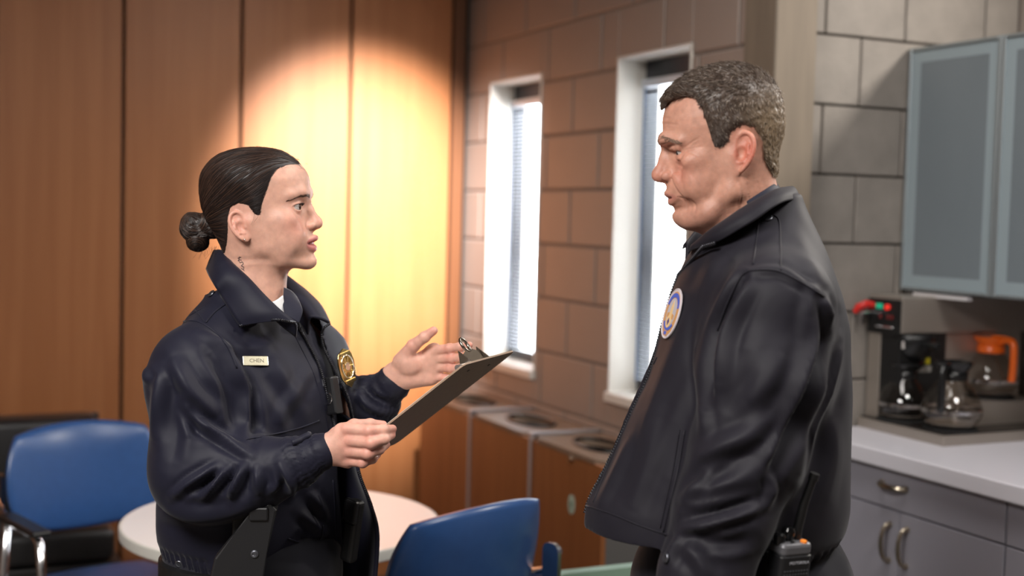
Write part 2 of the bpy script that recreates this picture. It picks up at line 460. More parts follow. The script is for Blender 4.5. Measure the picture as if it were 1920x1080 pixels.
# --- bins: three wood fronted receptacles along the block wall
M_binw = wood_mat('bin_veneer', srgb(126, 76, 42), srgb(146, 92, 54), 0.4, (22, 22, 1.4))
M_bintop = mat('bin_top_laminate', srgb(124, 104, 88), 0.45)
BT = 0.27; BZ = 0.815
M_post = mat('satin_aluminium', srgb(196, 194, 196), 0.42, 0.85)
bin_lab = ['wood fronted waste bin in the corner beside the wood panelling',
           'middle wood fronted waste bin between the two others under the windows',
           'wood fronted waste bin with a round sticker, nearest the man']
for i in range(3):
    s0 = -0.785 + i * 0.518; w = 0.512
    root = empty('waste_bin', RW(s0 + w / 2, -BT / 2, 0), ROOM_ROT)
    tag(root, bin_lab[i], 'waste bin', 'wood fronted waste bins under the windows')
    hw = w / 2; hd = BT / 2 - 0.004
    b = MB(); b.box((-hw + 0.012, -hd + 0.016, 0.0), (hw - 0.004, hd, 0.06)); b.box((-hw + 0.012, -hd + 0.016, 0.06), (-hw + 0.026, hd, BZ - 0.02)); b.box((hw - 0.018, -hd + 0.016, 0.06), (hw - 0.004, hd, BZ - 0.02)); b.box((-hw + 0.026, hd - 0.015, 0.06), (hw - 0.018, hd, BZ - 0.02))
    b.obj('body', mat('bin_carcass_grey', srgb(92, 90, 88), 0.6), root)
    MB().box((-hw + 0.013, -hd, 0.03), (hw - 0.003, -hd + 0.016, BZ - 0.012), 0.002).obj('front_panel', M_binw, root)
    # top with an oval hole
    bm = bmesh.new(); n = 32
    oval = [(0.13 * math.cos(2 * math.pi * k / n), 0.07 * math.sin(2 * math.pi * k / n)) for k in range(n)]
    W2, D2 = hw - 0.006, hd
    outer = []
    for k in range(n):
        a = 2 * math.pi * k / n; c, s_ = math.cos(a), math.sin(a); q = min(W2 / max(abs(c), 1e-6), D2 / max(abs(s_), 1e-6))
        outer.append((c * q, s_ * q))
    for zz in (BZ, BZ - 0.02):
        A = [bm.verts.new((x, y, zz)) for x, y in outer]; B = [bm.verts.new((x, y, zz)) for x, y in oval]
        for k in range(n):
            j = (k + 1) % n; bm.faces.new((A[k], A[j], B[j], B[k]))
    bm.verts.ensure_lookup_table()
    for k in range(n):
        j = (k + 1) % n
        bm.faces.new((bm.verts[k], bm.verts[j], bm.verts[2 * n + j], bm.verts[2 * n + k]))
        bm.faces.new((bm.verts[n + k], bm.verts[n + j], bm.verts[3 * n + j], bm.verts[3 * n + k]))
    bmesh.ops.recalc_face_normals(bm, faces=bm.faces[:]); me = bpy.data.meshes.new('top'); bm.to_mesh(me); bm.free()
    link('top', me, M_bintop, root)
    # rubber liner ring, standing in the hole
    lp = MB(); ring0 = [(0.124 * math.cos(2 * math.pi * k / n), 0.064 * math.sin(2 * math.pi * k / n)) for k in range(n)]
    lp.prism(ring0, BZ - 0.50, BZ - 0.34, 'z'); lp.obj('liner', M_blackm, root)
    lp = MB(); lp.tube([(0.132 * math.cos(2 * math.pi * k / n), 0.072 * math.sin(2 * math.pi * k / n), BZ + 0.003) for k in range(n)], 0.006, 8, True)
    lp.obj('hole_rim', M_black, root)
    # metal post and divider strip at the left end
    if i == 0: continue
    p = MB(); p.box((-hw, -hd - 0.006, 0.0), (-hw + 0.013, -hd + 0.014, BZ + 0.006), 0.002); p.obj('post', M_post, root)
    p = MB(); p.box((-hw, -hd - 0.006, BZ + 0.001), (-hw + 0.018, hd, BZ + 0.012), 0.002); p.obj('divider_strip', M_post, root)
    if i == 2:
        p = MB().cyl((0.05, -hd - 0.012, 0.79), (0.05, -hd, 0.79), 0.012, n=14); autosmooth(p.obj('lock', M_nickel, root))
        e = [(0.055 + 0.022 * math.cos(2 * math.pi * k / 24), 0.645 + 0.032 * math.sin(2 * math.pi * k / 24)) for k in range(24)]
        MB().prism(e, -hd - 0.0012, -hd, 'y').obj('sticker', mat('sticker_pale_green', srgb(168, 186, 170), 0.5), root)
        e = [(0.055 + 0.012 * math.cos(2 * math.pi * k / 3 + 0.5), 0.645 + 0.017 * math.sin(2 * math.pi * k / 3 + 0.5)) for k in range(3)]
        MB().prism(e, -hd - 0.002, -hd - 0.001, 'y').obj('sticker_mark', mat('sticker_mark_green', srgb(92, 120, 104), 0.5), root)

# --- pale green tub in front of the bins
M_green = mat('pale_green_plastic', srgb(126, 150, 132), 0.4)
gx, gy = 0.345, 3.10
root = empty('recycling_tub', (gx, gy, 0), math.radians(25))
tag(root, 'pale green plastic tub on the floor in front of the bins', 'tub')
def tub_ring(w, d, z, r): return [(x, y, z) for x, y in rrect(w, d, r, 5)]
bm = bmesh.new(); rings = []
for w, d, z in ((0.30, 0.24, 0.0), (0.38, 0.32, 0.625), (0.42, 0.36, 0.63), (0.42, 0.36, 0.66), (0.405, 0.345, 0.665), (0.365, 0.305, 0.66), (0.285, 0.225, 0.03)):
    rings.append([bm.verts.new(p) for p in tub_ring(w, d, z, 0.05)])
for A, B in zip(rings[:-1], rings[1:]):
    for k in range(len(A)):
        j = (k + 1) % len(A); bm.faces.new((A[k], A[j], B[j], B[k]))
bm.faces.new(list(reversed(rings[0]))); bm.faces.new(rings[-1])
bmesh.ops.recalc_face_normals(bm, faces=bm.faces[:]); me = bpy.data.meshes.new('tub'); bm.to_mesh(me); bm.free()
autosmooth(link('tub', me, M_green, root))
for sx in (-1, 1): MB().box((sx * 0.21 - 0.012, -0.05, 0.60), (sx * 0.21 + 0.012, 0.05, 0.632), 0.004).obj('grip', M_green, root)

# --- upper cabinets with frosted glass doors
CT0, CZ0, CZ1 = 0.547, 1.362, 2.09
dw = 0.365
for u in range(2):
    s0 = S_END + 0.003 + u * 2 * dw
    root = empty('wall_cabinet', RW(s0 + dw, (CT0 + T_KIT) / 2, CZ0), ROOM_ROT)
    tag(root, ['upper kitchen cabinet with frosted glass doors above the coffee brewer', 'upper kitchen cabinet at the right edge, beside the one above the brewer'][u], 'cabinet', 'frosted glass wall cabinets')
    D = T_KIT - CT0 - 0.006; H = CZ1 - CZ0
    c = MB(); x0, x1, y0, y1 = -dw, dw, -D / 2 + 0.024, D / 2 - 0.003
    c.box((x0, y0, 0), (x0 + 0.018, y1, H)); c.box((x1 - 0.018, y0, 0), (x1, y1, H)); c.box((x0, y0, 0), (x1, y1, 0.018)); c.box((x0, y0, H - 0.018), (x1, y1, H)); c.box((x0, y1 - 0.01, 0), (x1, y1, H))
    c.obj('carcass', M_carcass, root)
    for z in (H * 0.36, H * 0.68): MB().box((x0 + 0.018, y0 + 0.01, z), (x1 - 0.018, y1 - 0.01, z + 0.018)).obj('shelf', M_shelf, root)
    for k in range(2):
        d0 = -dw + k * dw + 0.0015; d1 = d0 + dw - 0.003
        fr_ = MB(); yy0, yy1 = -D / 2, -D / 2 + 0.021; fw = 0.012
        fr_.box((d0, yy0, 0.002), (d0 + fw, yy1, H - 0.002), 0.0015); fr_.box((d1 - fw, yy0, 0.002), (d1, yy1, H - 0.002), 0.0015)
        fr_.box((d0 + fw, yy0, 0.002), (d1 - fw, yy1, fw), 0.0015); fr_.box((d0 + fw, yy0, H - fw), (d1 - fw, yy1, H - 0.002), 0.0015)
        dr = fr_.obj('door', M_alu, root)
        e = 0.035
        # clear-edged border of the pane, then the frosted field
        bd = MB()
        bd.box((d0 + fw, yy0 + 0.006, fw), (d0 + fw + e, yy0 + 0.011, H - fw)); bd.box((d1 - fw - e, yy0 + 0.006, fw), (d1 - fw, yy0 + 0.011, H - fw))
        bd.box((d0 + fw + e, yy0 + 0.006, fw), (d1 - fw - e, yy0 + 0.011, fw + e)); bd.box((d0 + fw + e, yy0 + 0.006, H - fw - e), (d1 - fw - e, yy0 + 0.011, H - fw))
        bd.obj('pane_border', M_frost_edge, dr)
        MB().box((d0 + fw + e, yy0 + 0.0065, fw + e), (d1 - fw - e, yy0 + 0.0105, H - fw - e)).obj('pane', M_frost, dr)
    if u == 0:
        rl = MB(); rl.box((-dw + 0.05, -D / 2 + 0.008, -0.016), (-dw + 0.27, -D / 2 + 0.03, -0.003), 0.002); rl.obj('under_cabinet_rail', mat('rail_reflection_white', srgb(226, 222, 224), 0.3), root)  # chrome rail under the cabinet, its bright reflection painted as white
        rl = MB(); rl.cyl((-dw + 0.025, -D / 2 + 0.015, -0.012), (-dw + 0.025, -D / 2 + 0.04, -0.012), 0.012, n=14); autosmooth(rl.obj('rail_knob', M_chrome, root))

# --- base cabinets, drawer fronts and doors
FT = 0.215
bases = [(S_END + 0.003, 1.872, 1.51), (1.874, 2.62, 2.247)]
def cup_pull(parent, x, y, z):
    pts = []
    for k in range(9):
        a = math.pi * k / 8; pts.append((x + 0.046 * math.cos(a), y - 0.030 * math.sin(a) ** 0.7, z))
    autosmooth(MB().tube(pts, [0.010] + [0.0075] * 7 + [0.010], 8).obj('handle', M_nickel, parent))
def bow_handle(parent, x, y, z):
    pts = []
    for k in range(9):
        a = math.pi * k / 8; pts.append((x, y - 0.032 * math.sin(a) ** 0.7, z + 0.05 * math.cos(a)))
    autosmooth(MB().tube(pts, [0.009] + [0.006] * 7 + [0.009], 8).obj('handle', M_nickel, parent))
for i, (a, b, sp) in enumerate(bases):
    c = (a + b) / 2
    root = empty('base_cabinet', RW(c, (FT + T_KIT) / 2, 0), ROOM_ROT)
    tag(root, ['grey base cabinet with one drawer and two doors under the brewer', 'grey base cabinet at the right edge of the counter run'][i], 'cabinet', 'grey kitchen base cabinets')
    D = T_KIT - FT - 0.006; w = b - a
    cb = MB(); cb.box((-w / 2, -D / 2 + 0.022, 0.09), (w / 2, D / 2 - 0.003, 0.905)); cb.box((-w / 2, -D / 2 + 0.08, 0.0), (w / 2, D / 2 - 0.003, 0.09)); cb.obj('carcass', M_carcass, root)
    drz = 0.793
    dr = MB().box((-w / 2 + 0.002, -D / 2, drz + 0.003), (w / 2 - 0.002, -D / 2 + 0.02, 0.902), 0.0015).obj('drawer', M_lam, root)
    if i == 0: cup_pull(dr, sp - c - 0.024, -D / 2, 0.860)
    else: cup_pull(dr, 0, -D / 2, 0.860)
    x = sp - c
    d1 = MB().box((-w / 2 + 0.002, -D / 2, 0.095), (x - 0.0015, -D / 2 + 0.02, drz - 0.002), 0.0015).obj('door', M_lam, root)
    d2 = MB().box((x + 0.0015, -D / 2, 0.095), (w / 2 - 0.002, -D / 2 + 0.02, drz - 0.002), 0.0015).obj('door', M_lam, root)
    bow_handle(d1, x - 0.033, -D / 2, 0.705); bow_handle(d2, x + 0.033, -D / 2, 0.705)
ct = MB().box((-0.76, -0.40, 0.0), (0.76, 0.40, 0.046), 0.004, 2).obj('countertop', M_counter, loc=RW(S_END + 0.766, 0.19 + 0.401, 0.906), rot=ROOM_ROT)
tag(ct, 'white laminate countertop running along the grey base cabinets', 'countertop')

# --- coffee brewer
CTZ = 0.952
M_ovg = mat('carafe_glass', srgb(235, 230, 225), 0.03)
nt = M_ovg.node_tree; bsdf = nt.nodes['Principled BSDF']
tr = nt.nodes.new('ShaderNodeBsdfTransparent'); tr.inputs[0].default_value = (0.80, 0.76, 0.72, 1)
fr = facing_mix(nt, 0.07, 0.7); mx = nt.nodes.new('ShaderNodeMixShader'); gl = nt.nodes.new('ShaderNodeBsdfGlossy'); gl.inputs['Roughness'].default_value = 0.04
nt.links.new(fr, mx.inputs[0]); nt.links.new(tr.outputs[0], mx.inputs[1]); nt.links.new(gl.outputs[0], mx.inputs[2]); nt.links.new(mx.outputs[0], nt.nodes['Material Output'].inputs[0])
br = empty('coffee_brewer', RW(1.29, 0.64, CTZ), ROOM_ROT)
tag(br, 'steel and black commercial coffee brewer on the white countertop', 'coffee brewer')
def brx(s, t, z): return (s - 1.29, t - 0.64, z - CTZ)
def bbox(name, lo, hi, mt_, bev=0.003, parent=br): return MB().box(brx(*lo), brx(*hi), bev, 2 if bev > 0.002 else 1).obj(name, mt_, parent)
bbox('base_tray', (1.112, 0.402, CTZ), (1.468, 0.93, CTZ + 0.030), M_steel)
bbox('tray_top', (1.118, 0.408, CTZ + 0.029), (1.462, 0.92, CTZ + 0.034), mat('dark_enamel', srgb(36, 32, 30), 0.25), 0.001)
bbox('rear_housing', (1.112, 0.432, CTZ + 0.03), (1.165, 0.93, 1.245), M_steel)
hd_ = bbox('brew_head', (1.112, 0.432, 1.243), (1.252, 0.93, 1.350), M_steel)
bbox('control_panel', (1.114, 0.427, 1.238), (1.250, 0.433, 1.340), M_black, 0.001, hd_)
M_ind_r = mat('indicator_red', srgb(205, 40, 34), 0.3, Emission_Color=(1, 0.05, 0.03, 1), Emission_Strength=0.5)
M_ind_g = mat('indicator_green', srgb(24, 150, 110), 0.3, Emission_Color=(0.02, 0.6, 0.35, 1), Emission_Strength=0.3)
M_redp = mat('red_plastic', srgb(190, 36, 30), 0.35)
def ctl(name, s, z, w, h, mt_): MB().box(brx(s - w / 2, 0.421, z - h / 2), brx(s + w / 2, 0.428, z + h / 2), 0.002).obj(name, mt_, hd_)
ctl('indicator_light', 1.163, 1.318, 0.026, 0.016, M_ind_g); 
autosmooth(MB().cyl(brx(1.199, 0.419, 1.317), brx(1.199, 0.428, 1.317), 0.0085, n=14).obj('indicator_light', M_ind_r, hd_))
for s in (1.170, 1.202, 1.218): ctl('rocker_switch', s, 1.288, 0.009, 0.014, mat('rocker_dark_red', srgb(96, 18, 18), 0.4))
ctl('trim_strip', 1.188, 1.258, 0.075, 0.006, M_chrome)
tp = MB().tube([brx(1.135, 0.432, 1.318), brx(1.128, 0.405, 1.322), brx(1.118, 0.385, 1.312), brx(1.112, 0.375, 1.295)], [0.010, 0.012, 0.012, 0.007], 10).obj('faucet_handle', M_redp, br); autosmooth(tp)
fb = MB().cyl(brx(1.128, 0.432, 1.296), brx(1.126, 0.385, 1.292), 0.010, n=12); fb.cyl(brx(1.126, 0.388, 1.30), brx(1.126, 0.388, 1.262), 0.007, n=12); autosmooth(fb.obj('faucet', M_chrome, br))
# brew funnel under the head with its label
fn = MB().lathe([(0.020, 0), (0.045, 0.02), (0.062, 0.05), (0.066, 0.075), (0.066, 0.09)], 24, brx(1.222, 0.50, 1.150)); fn.obj('brew_funnel', M_black, br, smooth=True)
fh = MB().box(brx(1.26, 0.485, 1.205), brx(1.335, 0.515, 1.222), 0.006, 2).obj('funnel_handle', M_black, br)
bbox('back_panel', (1.160, 0.435, 1.00), (1.246, 0.612, 1.243), M_black, 0.003)
bbox('warning_label', (1.246, 0.500, 1.128), (1.2475, 0.556, 1.146), mat('label_grey', srgb(150, 146, 140), 0.5), 0)
bbox('warning_mark', (1.246, 0.532, 1.152), (1.2475, 0.550, 1.170), mat('label_yellow', srgb(196, 180, 30), 0.5), 0)
bbox('warning_mark', (1.246, 0.508, 1.154), (1.2475, 0.522, 1.168), mat('label_red', srgb(120, 24, 20), 0.5), 0)
bbox('side_panel', (1.160, 0.614, 0.986), (1.240, 0.92, 1.243), M_steel, 0.002)
bbox('head_label', (1.252, 0.436, 1.2), (1.2535, 0.49, 1.222), mat('label_silver', srgb(196, 190, 186), 0.4), 0)
for (s, t, z) in ((1.222, 0.478, CTZ + 0.034), (1.392, 0.50, CTZ + 0.034)):
    autosmooth(MB().lathe([(0.075, 0), (0.075, 0.004), (0.068, 0.006), (0.0, 0.006)], 28, brx(s, t, z), cap=False).obj('warmer_plate', M_blackm, br))
wm = bbox('side_warmer', (1.168, 0.596, CTZ + 0.03), (1.372, 0.90, 1.050), M_steel, 0.003)
autosmooth(MB().lathe([(0.075, 0), (0.075, 0.004), (0.068, 0.006), (0.0, 0.006)], 28, brx(1.272, 0.765, 1.05), cap=False).obj('warmer_plate', M_blackm, wm))

def carafe(s, t, z, ang, plastic, label, scale=1.0):
    root = empty('coffee_carafe', RW(s, t, z), ROOM_ROT + ang); root.scale = (scale,) * 3
    tag(root, label, 'carafe', 'glass coffee carafes on the brewer')
    prof = [(0.050, 0.004), (0.066, 0.012), (0.078, 0.030), (0.080, 0.045), (0.074, 0.070), (0.058, 0.100), (0.042, 0.122), (0.036, 0.134)]
    def smoothp(p, n=4):
        out = []
        for i in range(len(p) - 1):
            p0 = p[max(i - 1, 0)]; p1 = p[i]; p2 = p[i + 1]; p3 = p[min(i + 2, len(p) - 1)]
            for k in range(n):
                u = k / n
                out.append(tuple(0.5 * (2 * b + (c - a) * u + (2 * a - 5 * b + 4 * c - d) * u * u + (3 * b - a - 3 * c + d) * u ** 3) for a, b, c, d in zip(p0, p1, p2, p3)))
        return out + [p[-1]]
    MB().lathe(smoothp(prof), 32, cap=False).obj('glass_bowl', M_ovg, root, smooth=True)
    autosmooth(MB().lathe([(0.0, 0.0), (0.052, 0.0), (0.068, 0.011), (0.066, 0.0125), (0.05, 0.005), (0.0, 0.004)], 28, cap=False).obj('base_dish', M_steel, root))
    autosmooth(MB().lathe([(0.0802, 0.040), (0.0815, 0.041), (0.0812, 0.050), (0.0796, 0.051)], 32, cap=False).obj('band', M_chrome, root))
    # collar with flared pouring lip
    bm = bmesh.new(); n = 32; rings = []
    for r, zz in ((0.037, 0.126), (0.040, 0.128), (0.040, 0.146), (0.037, 0.150), (0.046, 0.162), (0.052, 0.174), (0.049, 0.176), (0.034, 0.160), (0.030, 0.130)):
        ring = []
        for k in range(n):
            a = 2 * math.pi * k / n; lip = max(0, math.cos(a)) ** 6 * max(0, (zz - 0.15)) * 0.7
            ring.append(bm.verts.new(((r + lip) * math.cos(a), (r + lip * 0.2) * math.sin(a), zz)))
        rings.append(ring)
    for A, B in zip(rings[:-1], rings[1:]):
        for k in range(n):
            j = (k + 1) % n; bm.faces.new((A[k], A[j], B[j], B[k]))
    bmesh.ops.recalc_face_normals(bm, faces=bm.faces[:]); me = bpy.data.meshes.new('collar'); bm.to_mesh(me); bm.free()
    autosmooth(link('collar', me, plastic, root), 50)
    pts = [(-0.038, 0, 0.160), (-0.066, 0, 0.170), (-0.092, 0, 0.168), (-0.101, 0, 0.150), (-0.102, 0, 0.11), (-0.100, 0, 0.070), (-0.097, 0, 0.052)]
    pts = smoothp(pts, 4)
    hbm = MB().tube(pts, [0.011] * len(pts), 10); h = hbm.obj('handle', plastic, root, smooth=True)
    return root
M_bkp = mat('carafe_black_plastic', srgb(20, 20, 21), 0.25)
M_orp = mat('carafe_orange_plastic', srgb(236, 104, 26), 0.35)
carafe(1.222, 0.478, CTZ + 0.0405, math.radians(10), M_bkp, 'black collared glass carafe, left and farther back on the brewer', 0.92)
carafe(1.392, 0.50, CTZ + 0.0405, math.radians(120), M_bkp, 'black collared glass carafe in front on the brewer tray', 1.05)
carafe(1.272, 0.765, 1.0565, math.radians(172), M_orp, 'glass carafe with orange handle and collar on the raised warmer')

# ================================================================ table and seats
M_ttop = mat('table_top_white', srgb(232, 226, 224), 0.35)
M_tedge = mat('table_edge_white', srgb(206, 204, 196), 0.45)
tb = empty('round_table', (-0.60, 3.39, 0))
tag(tb, 'round white table on a dark pedestal behind the woman', 'table')
R_T = 0.417
autosmooth(MB().lathe([(0.0, 0.727), (R_T - 0.004, 0.727), (R_T - 0.004, 0.7305), (0.0, 0.7305)], 72, cap=False).obj('table_top', M_ttop, tb))
autosmooth(MB().lathe([(R_T - 0.004, 0.730), (R_T - 0.001, 0.7312), (R_T + 0.003, 0.729), (R_T + 0.004, 0.720), (R_T + 0.003, 0.704), (R_T - 0.003, 0.700), (R_T - 0.03, 0.700), (R_T - 0.03, 0.726)], 72, cap=False).obj('edge_band', M_tedge, tb))
autosmooth(MB().lathe([(0.0, 0.70), (0.34, 0.70), (0.36, 0.726), (0.0, 0.726)], 48, cap=False).obj('underside', M_blackm, tb))
autosmooth(MB().cyl((0, 0, 0.03), (0, 0, 0.705), 0.04, n=24).obj('pedestal', M_black, tb))
autosmooth(MB().lathe([(0.0, 0.0), (0.27, 0.0), (0.27, 0.012), (0.06, 0.04), (0.0, 0.04)], 40, cap=False).obj('foot', M_black, tb))

def curved_pad(name, w, h, thick, r, curve, material, parent, tilt=0.0, loc=(0, 0, 0), nx=28, nz=20, belly=0.0):
    """rounded padded backrest; width along x, height along z, concave towards -y"""
    def sq(u, v):
        # superellipse boundary mapping of the square [-1,1]^2
        x = u * math.sqrt(max(0, 1 - v * v / 2)); z = v * math.sqrt(max(0, 1 - u * u / 2))
        k = 0.62
        return ((1 - k) * x + k * u * (1 - 0.08 * v * v), (1 - k) * z + k * v * (1 - 0.06 * u * u))
    bm = bmesh.new(); G = [[], []]
    for side in (0, 1):
        for i in range(nx + 1):
            row = []
            for j in range(nz + 1):
                u = -1 + 2 * i / nx; v = -1 + 2 * j / nz
                x, z = sq(u, v); x *= w / 2; z *= h / 2
                e = 1 - max(abs(u), abs(v)) ** 4
                y = curve * (x / (w / 2)) ** 2 * -1 + tilt * z + belly * (1 - (z / (h / 2)) ** 2) * -1
                y += (thick / 2) * (0.35 + 0.65 * e) * (-1 if side == 0 else 1)
                row.append(bm.verts.new((x + loc[0], y + loc[1], z + loc[2])))
            G[side].append(row)
    for side in (0, 1):
        g = G[side]
        for i in range(nx):
            for j in range(nz):
                q = (g[i][j], g[i + 1][j], g[i + 1][j + 1], g[i][j + 1])
                bm.faces.new(q if side == 0 else tuple(reversed(q)))
    def rim(g):
        return [g[i][0] for i in range(nx)] + [g[nx][j] for j in range(nz)] + [g[i][nz] for i in range(nx, 0, -1)] + [g[0][j] for j in range(nz, 0, -1)]
    A, B = rim(G[0]), rim(G[1])
    for k in range(len(A)):
        j = (k + 1) % len(A); bm.faces.new((A[k], B[k], B[j], A[j]))
    bmesh.ops.recalc_face_normals(bm, faces=bm.faces[:]); me = bpy.data.meshes.new(name); bm.to_mesh(me); bm.free()
    return link(name, me, material, parent, smooth=True)
M_blue = mat('blue_vinyl', srgb(46, 80, 132), 0.30, noise=((40, 40, 40), 0.3, srgb(43, 75, 125)))
def blue_chair(loc, facing, label):
    """local: chair faces -y"""
    ang = math.atan2(facing[1], facing[0]) + math.pi / 2
    root = empty('armchair', (loc[0], loc[1], 0), ang)
    tag(root, label, 'chair', 'blue vinyl armchairs around the table')
    curved_pad('backrest', 0.47, 0.31, 0.045, 0.08, 0.055, M_blue, root, tilt=0.18, loc=(0, 0.215, 0.755))
    # seat: padded cushion lying flat
    s_ = curved_pad('seat', 0.47, 0.46, 0.06, 0.08, 0.0, M_blue, root)
    for v in s_.data.vertices:
        x, y, z = v.co; v.co = (x, z - 0.01, 0.455 - y)
    s_.data.update()
    for sx in (-1, 1):
        x = sx * 0.255
        leg = MB().tube([(x, -0.19, 0.0), (x, -0.175, 0.30), (x, -0.155, 0.56), (x, -0.135, 0.655), (x, -0.10, 0.672), (x, 0.10, 0.672), (x, 0.185, 0.70), (x * 0.985, 0.225, 0.76)], 0.0125, 10)
        leg.obj('frame_tube', M_chrome, root, smooth=True)
        MB().tube([(x, 0.10, 0.672), (x, 0.15, 0.40), (x, 0.22, 0.0)], 0.0125, 10).obj('leg', M_chrome, root, smooth=True)
        MB().box((x - 0.026, -0.155, 0.674), (x + 0.026, 0.115, 0.692), 0.007, 2).obj('arm_pad', M_black, root)
        MB().box((min(x, x - sx * 0.06), -0.1, 0.415), (max(x, x - sx * 0.06), -0.07, 0.43), 0.003).obj('seat_bracket', M_chrome, root)
        MB().box((min(x, x - sx * 0.06), 0.12, 0.415), (max(x, x - sx * 0.06), 0.15, 0.43), 0.003).obj('seat_bracket', M_chrome, root)
        MB().prism(rrect(0.05, 0.10, 0.02, 4), -0.006, 0.006, 'x').obj('back_bracket', M_chrome, root, loc=(sx * 0.232, 0.222, 0.73))
    return root
_f = np.array([0.66, -0.75]); 
blue_chair(np.array([-1.27, 3.78]) + _f * 0.2, _f, 'blue vinyl chair with chrome arms left of the table, front side lit')
_f2 = np.array([-0.72, 0.69])
blue_chair(np.array([-0.055, 2.86]) + _f2 * 0.215, _f2, 'blue vinyl chair seen from behind, between the woman and the man')

# --- black settee by the panelling
M_leather = mat('black_leather', srgb(34, 33, 34), 0.38, bump=((220, 220, 220), 0.15, 0.002))
so = empty('settee', RW(-0.5, -2.15, 0), ROOM_ROT)
tag(so, 'low black leather settee against the wood panelling', 'settee')
for k in range(2):
    y1 = 0.60 - k * 0.60
    MB().box((-0.06, y1 - 0.595, 0.385), (0.30, y1 - 0.005, 0.50), 0.03, 3).obj('seat_cushion', M_leather, so, smooth=True)
    MB().box((-0.29, y1 - 0.595, 0.44), (-0.13, y1 - 0.005, 0.80), 0.03, 3).obj('back_cushion', M_leather, so, smooth=True)
MB().box((-0.30, -0.62, 0.28), (0.30, 0.615, 0.383), 0.006, 2).obj('base_frame', mat('settee_frame', srgb(44, 42, 42), 0.4, 0.3), so)
MB().box((-0.315, -0.62, 0.28), (-0.292, 0.615, 0.79), 0.006, 2).obj('back_shell', M_leather, so)
for sx in (-0.26, 0.26):
    for sy in (-0.56, 0.56): MB().cyl((sx, sy, 0), (sx, sy, 0.29), 0.018, n=12).obj('leg', M_chrome, so, smooth=True)

# ================================================================ sculpting tools: fields on a grid, meshed into one skin
def mesh_np(name, V, Q, smooth=True):
    me = bpy.data.meshes.new(name)
    V = np.ascontiguousarray(V, np.float32); Q = np.ascontiguousarray(Q, np.int32)
    k = Q.shape[1]
    me.vertices.add(len(V)); me.vertices.foreach_set('co', V.ravel())
    me.loops.add(Q.size); me.loops.foreach_set('vertex_index', Q.ravel())
    me.polygons.add(len(Q)); me.polygons.foreach_set('loop_start', np.arange(0, Q.size, k, dtype=np.int32))
    me.polygons.foreach_set('loop_total', np.full(len(Q), k, np.int32))
    if smooth: me.polygons.foreach_set('use_smooth', np.ones(len(Q), dtype=bool))
    me.update(calc_edges=True); me.validate()
    return me
def set_col(me, col, name='tint'):
    a = me.color_attributes.new(name, 'FLOAT_COLOR', 'POINT')
    c = np.ones((len(me.vertices), 4), np.float32); c[:, :3] = col
    a.data.foreach_set('color', c.ravel())
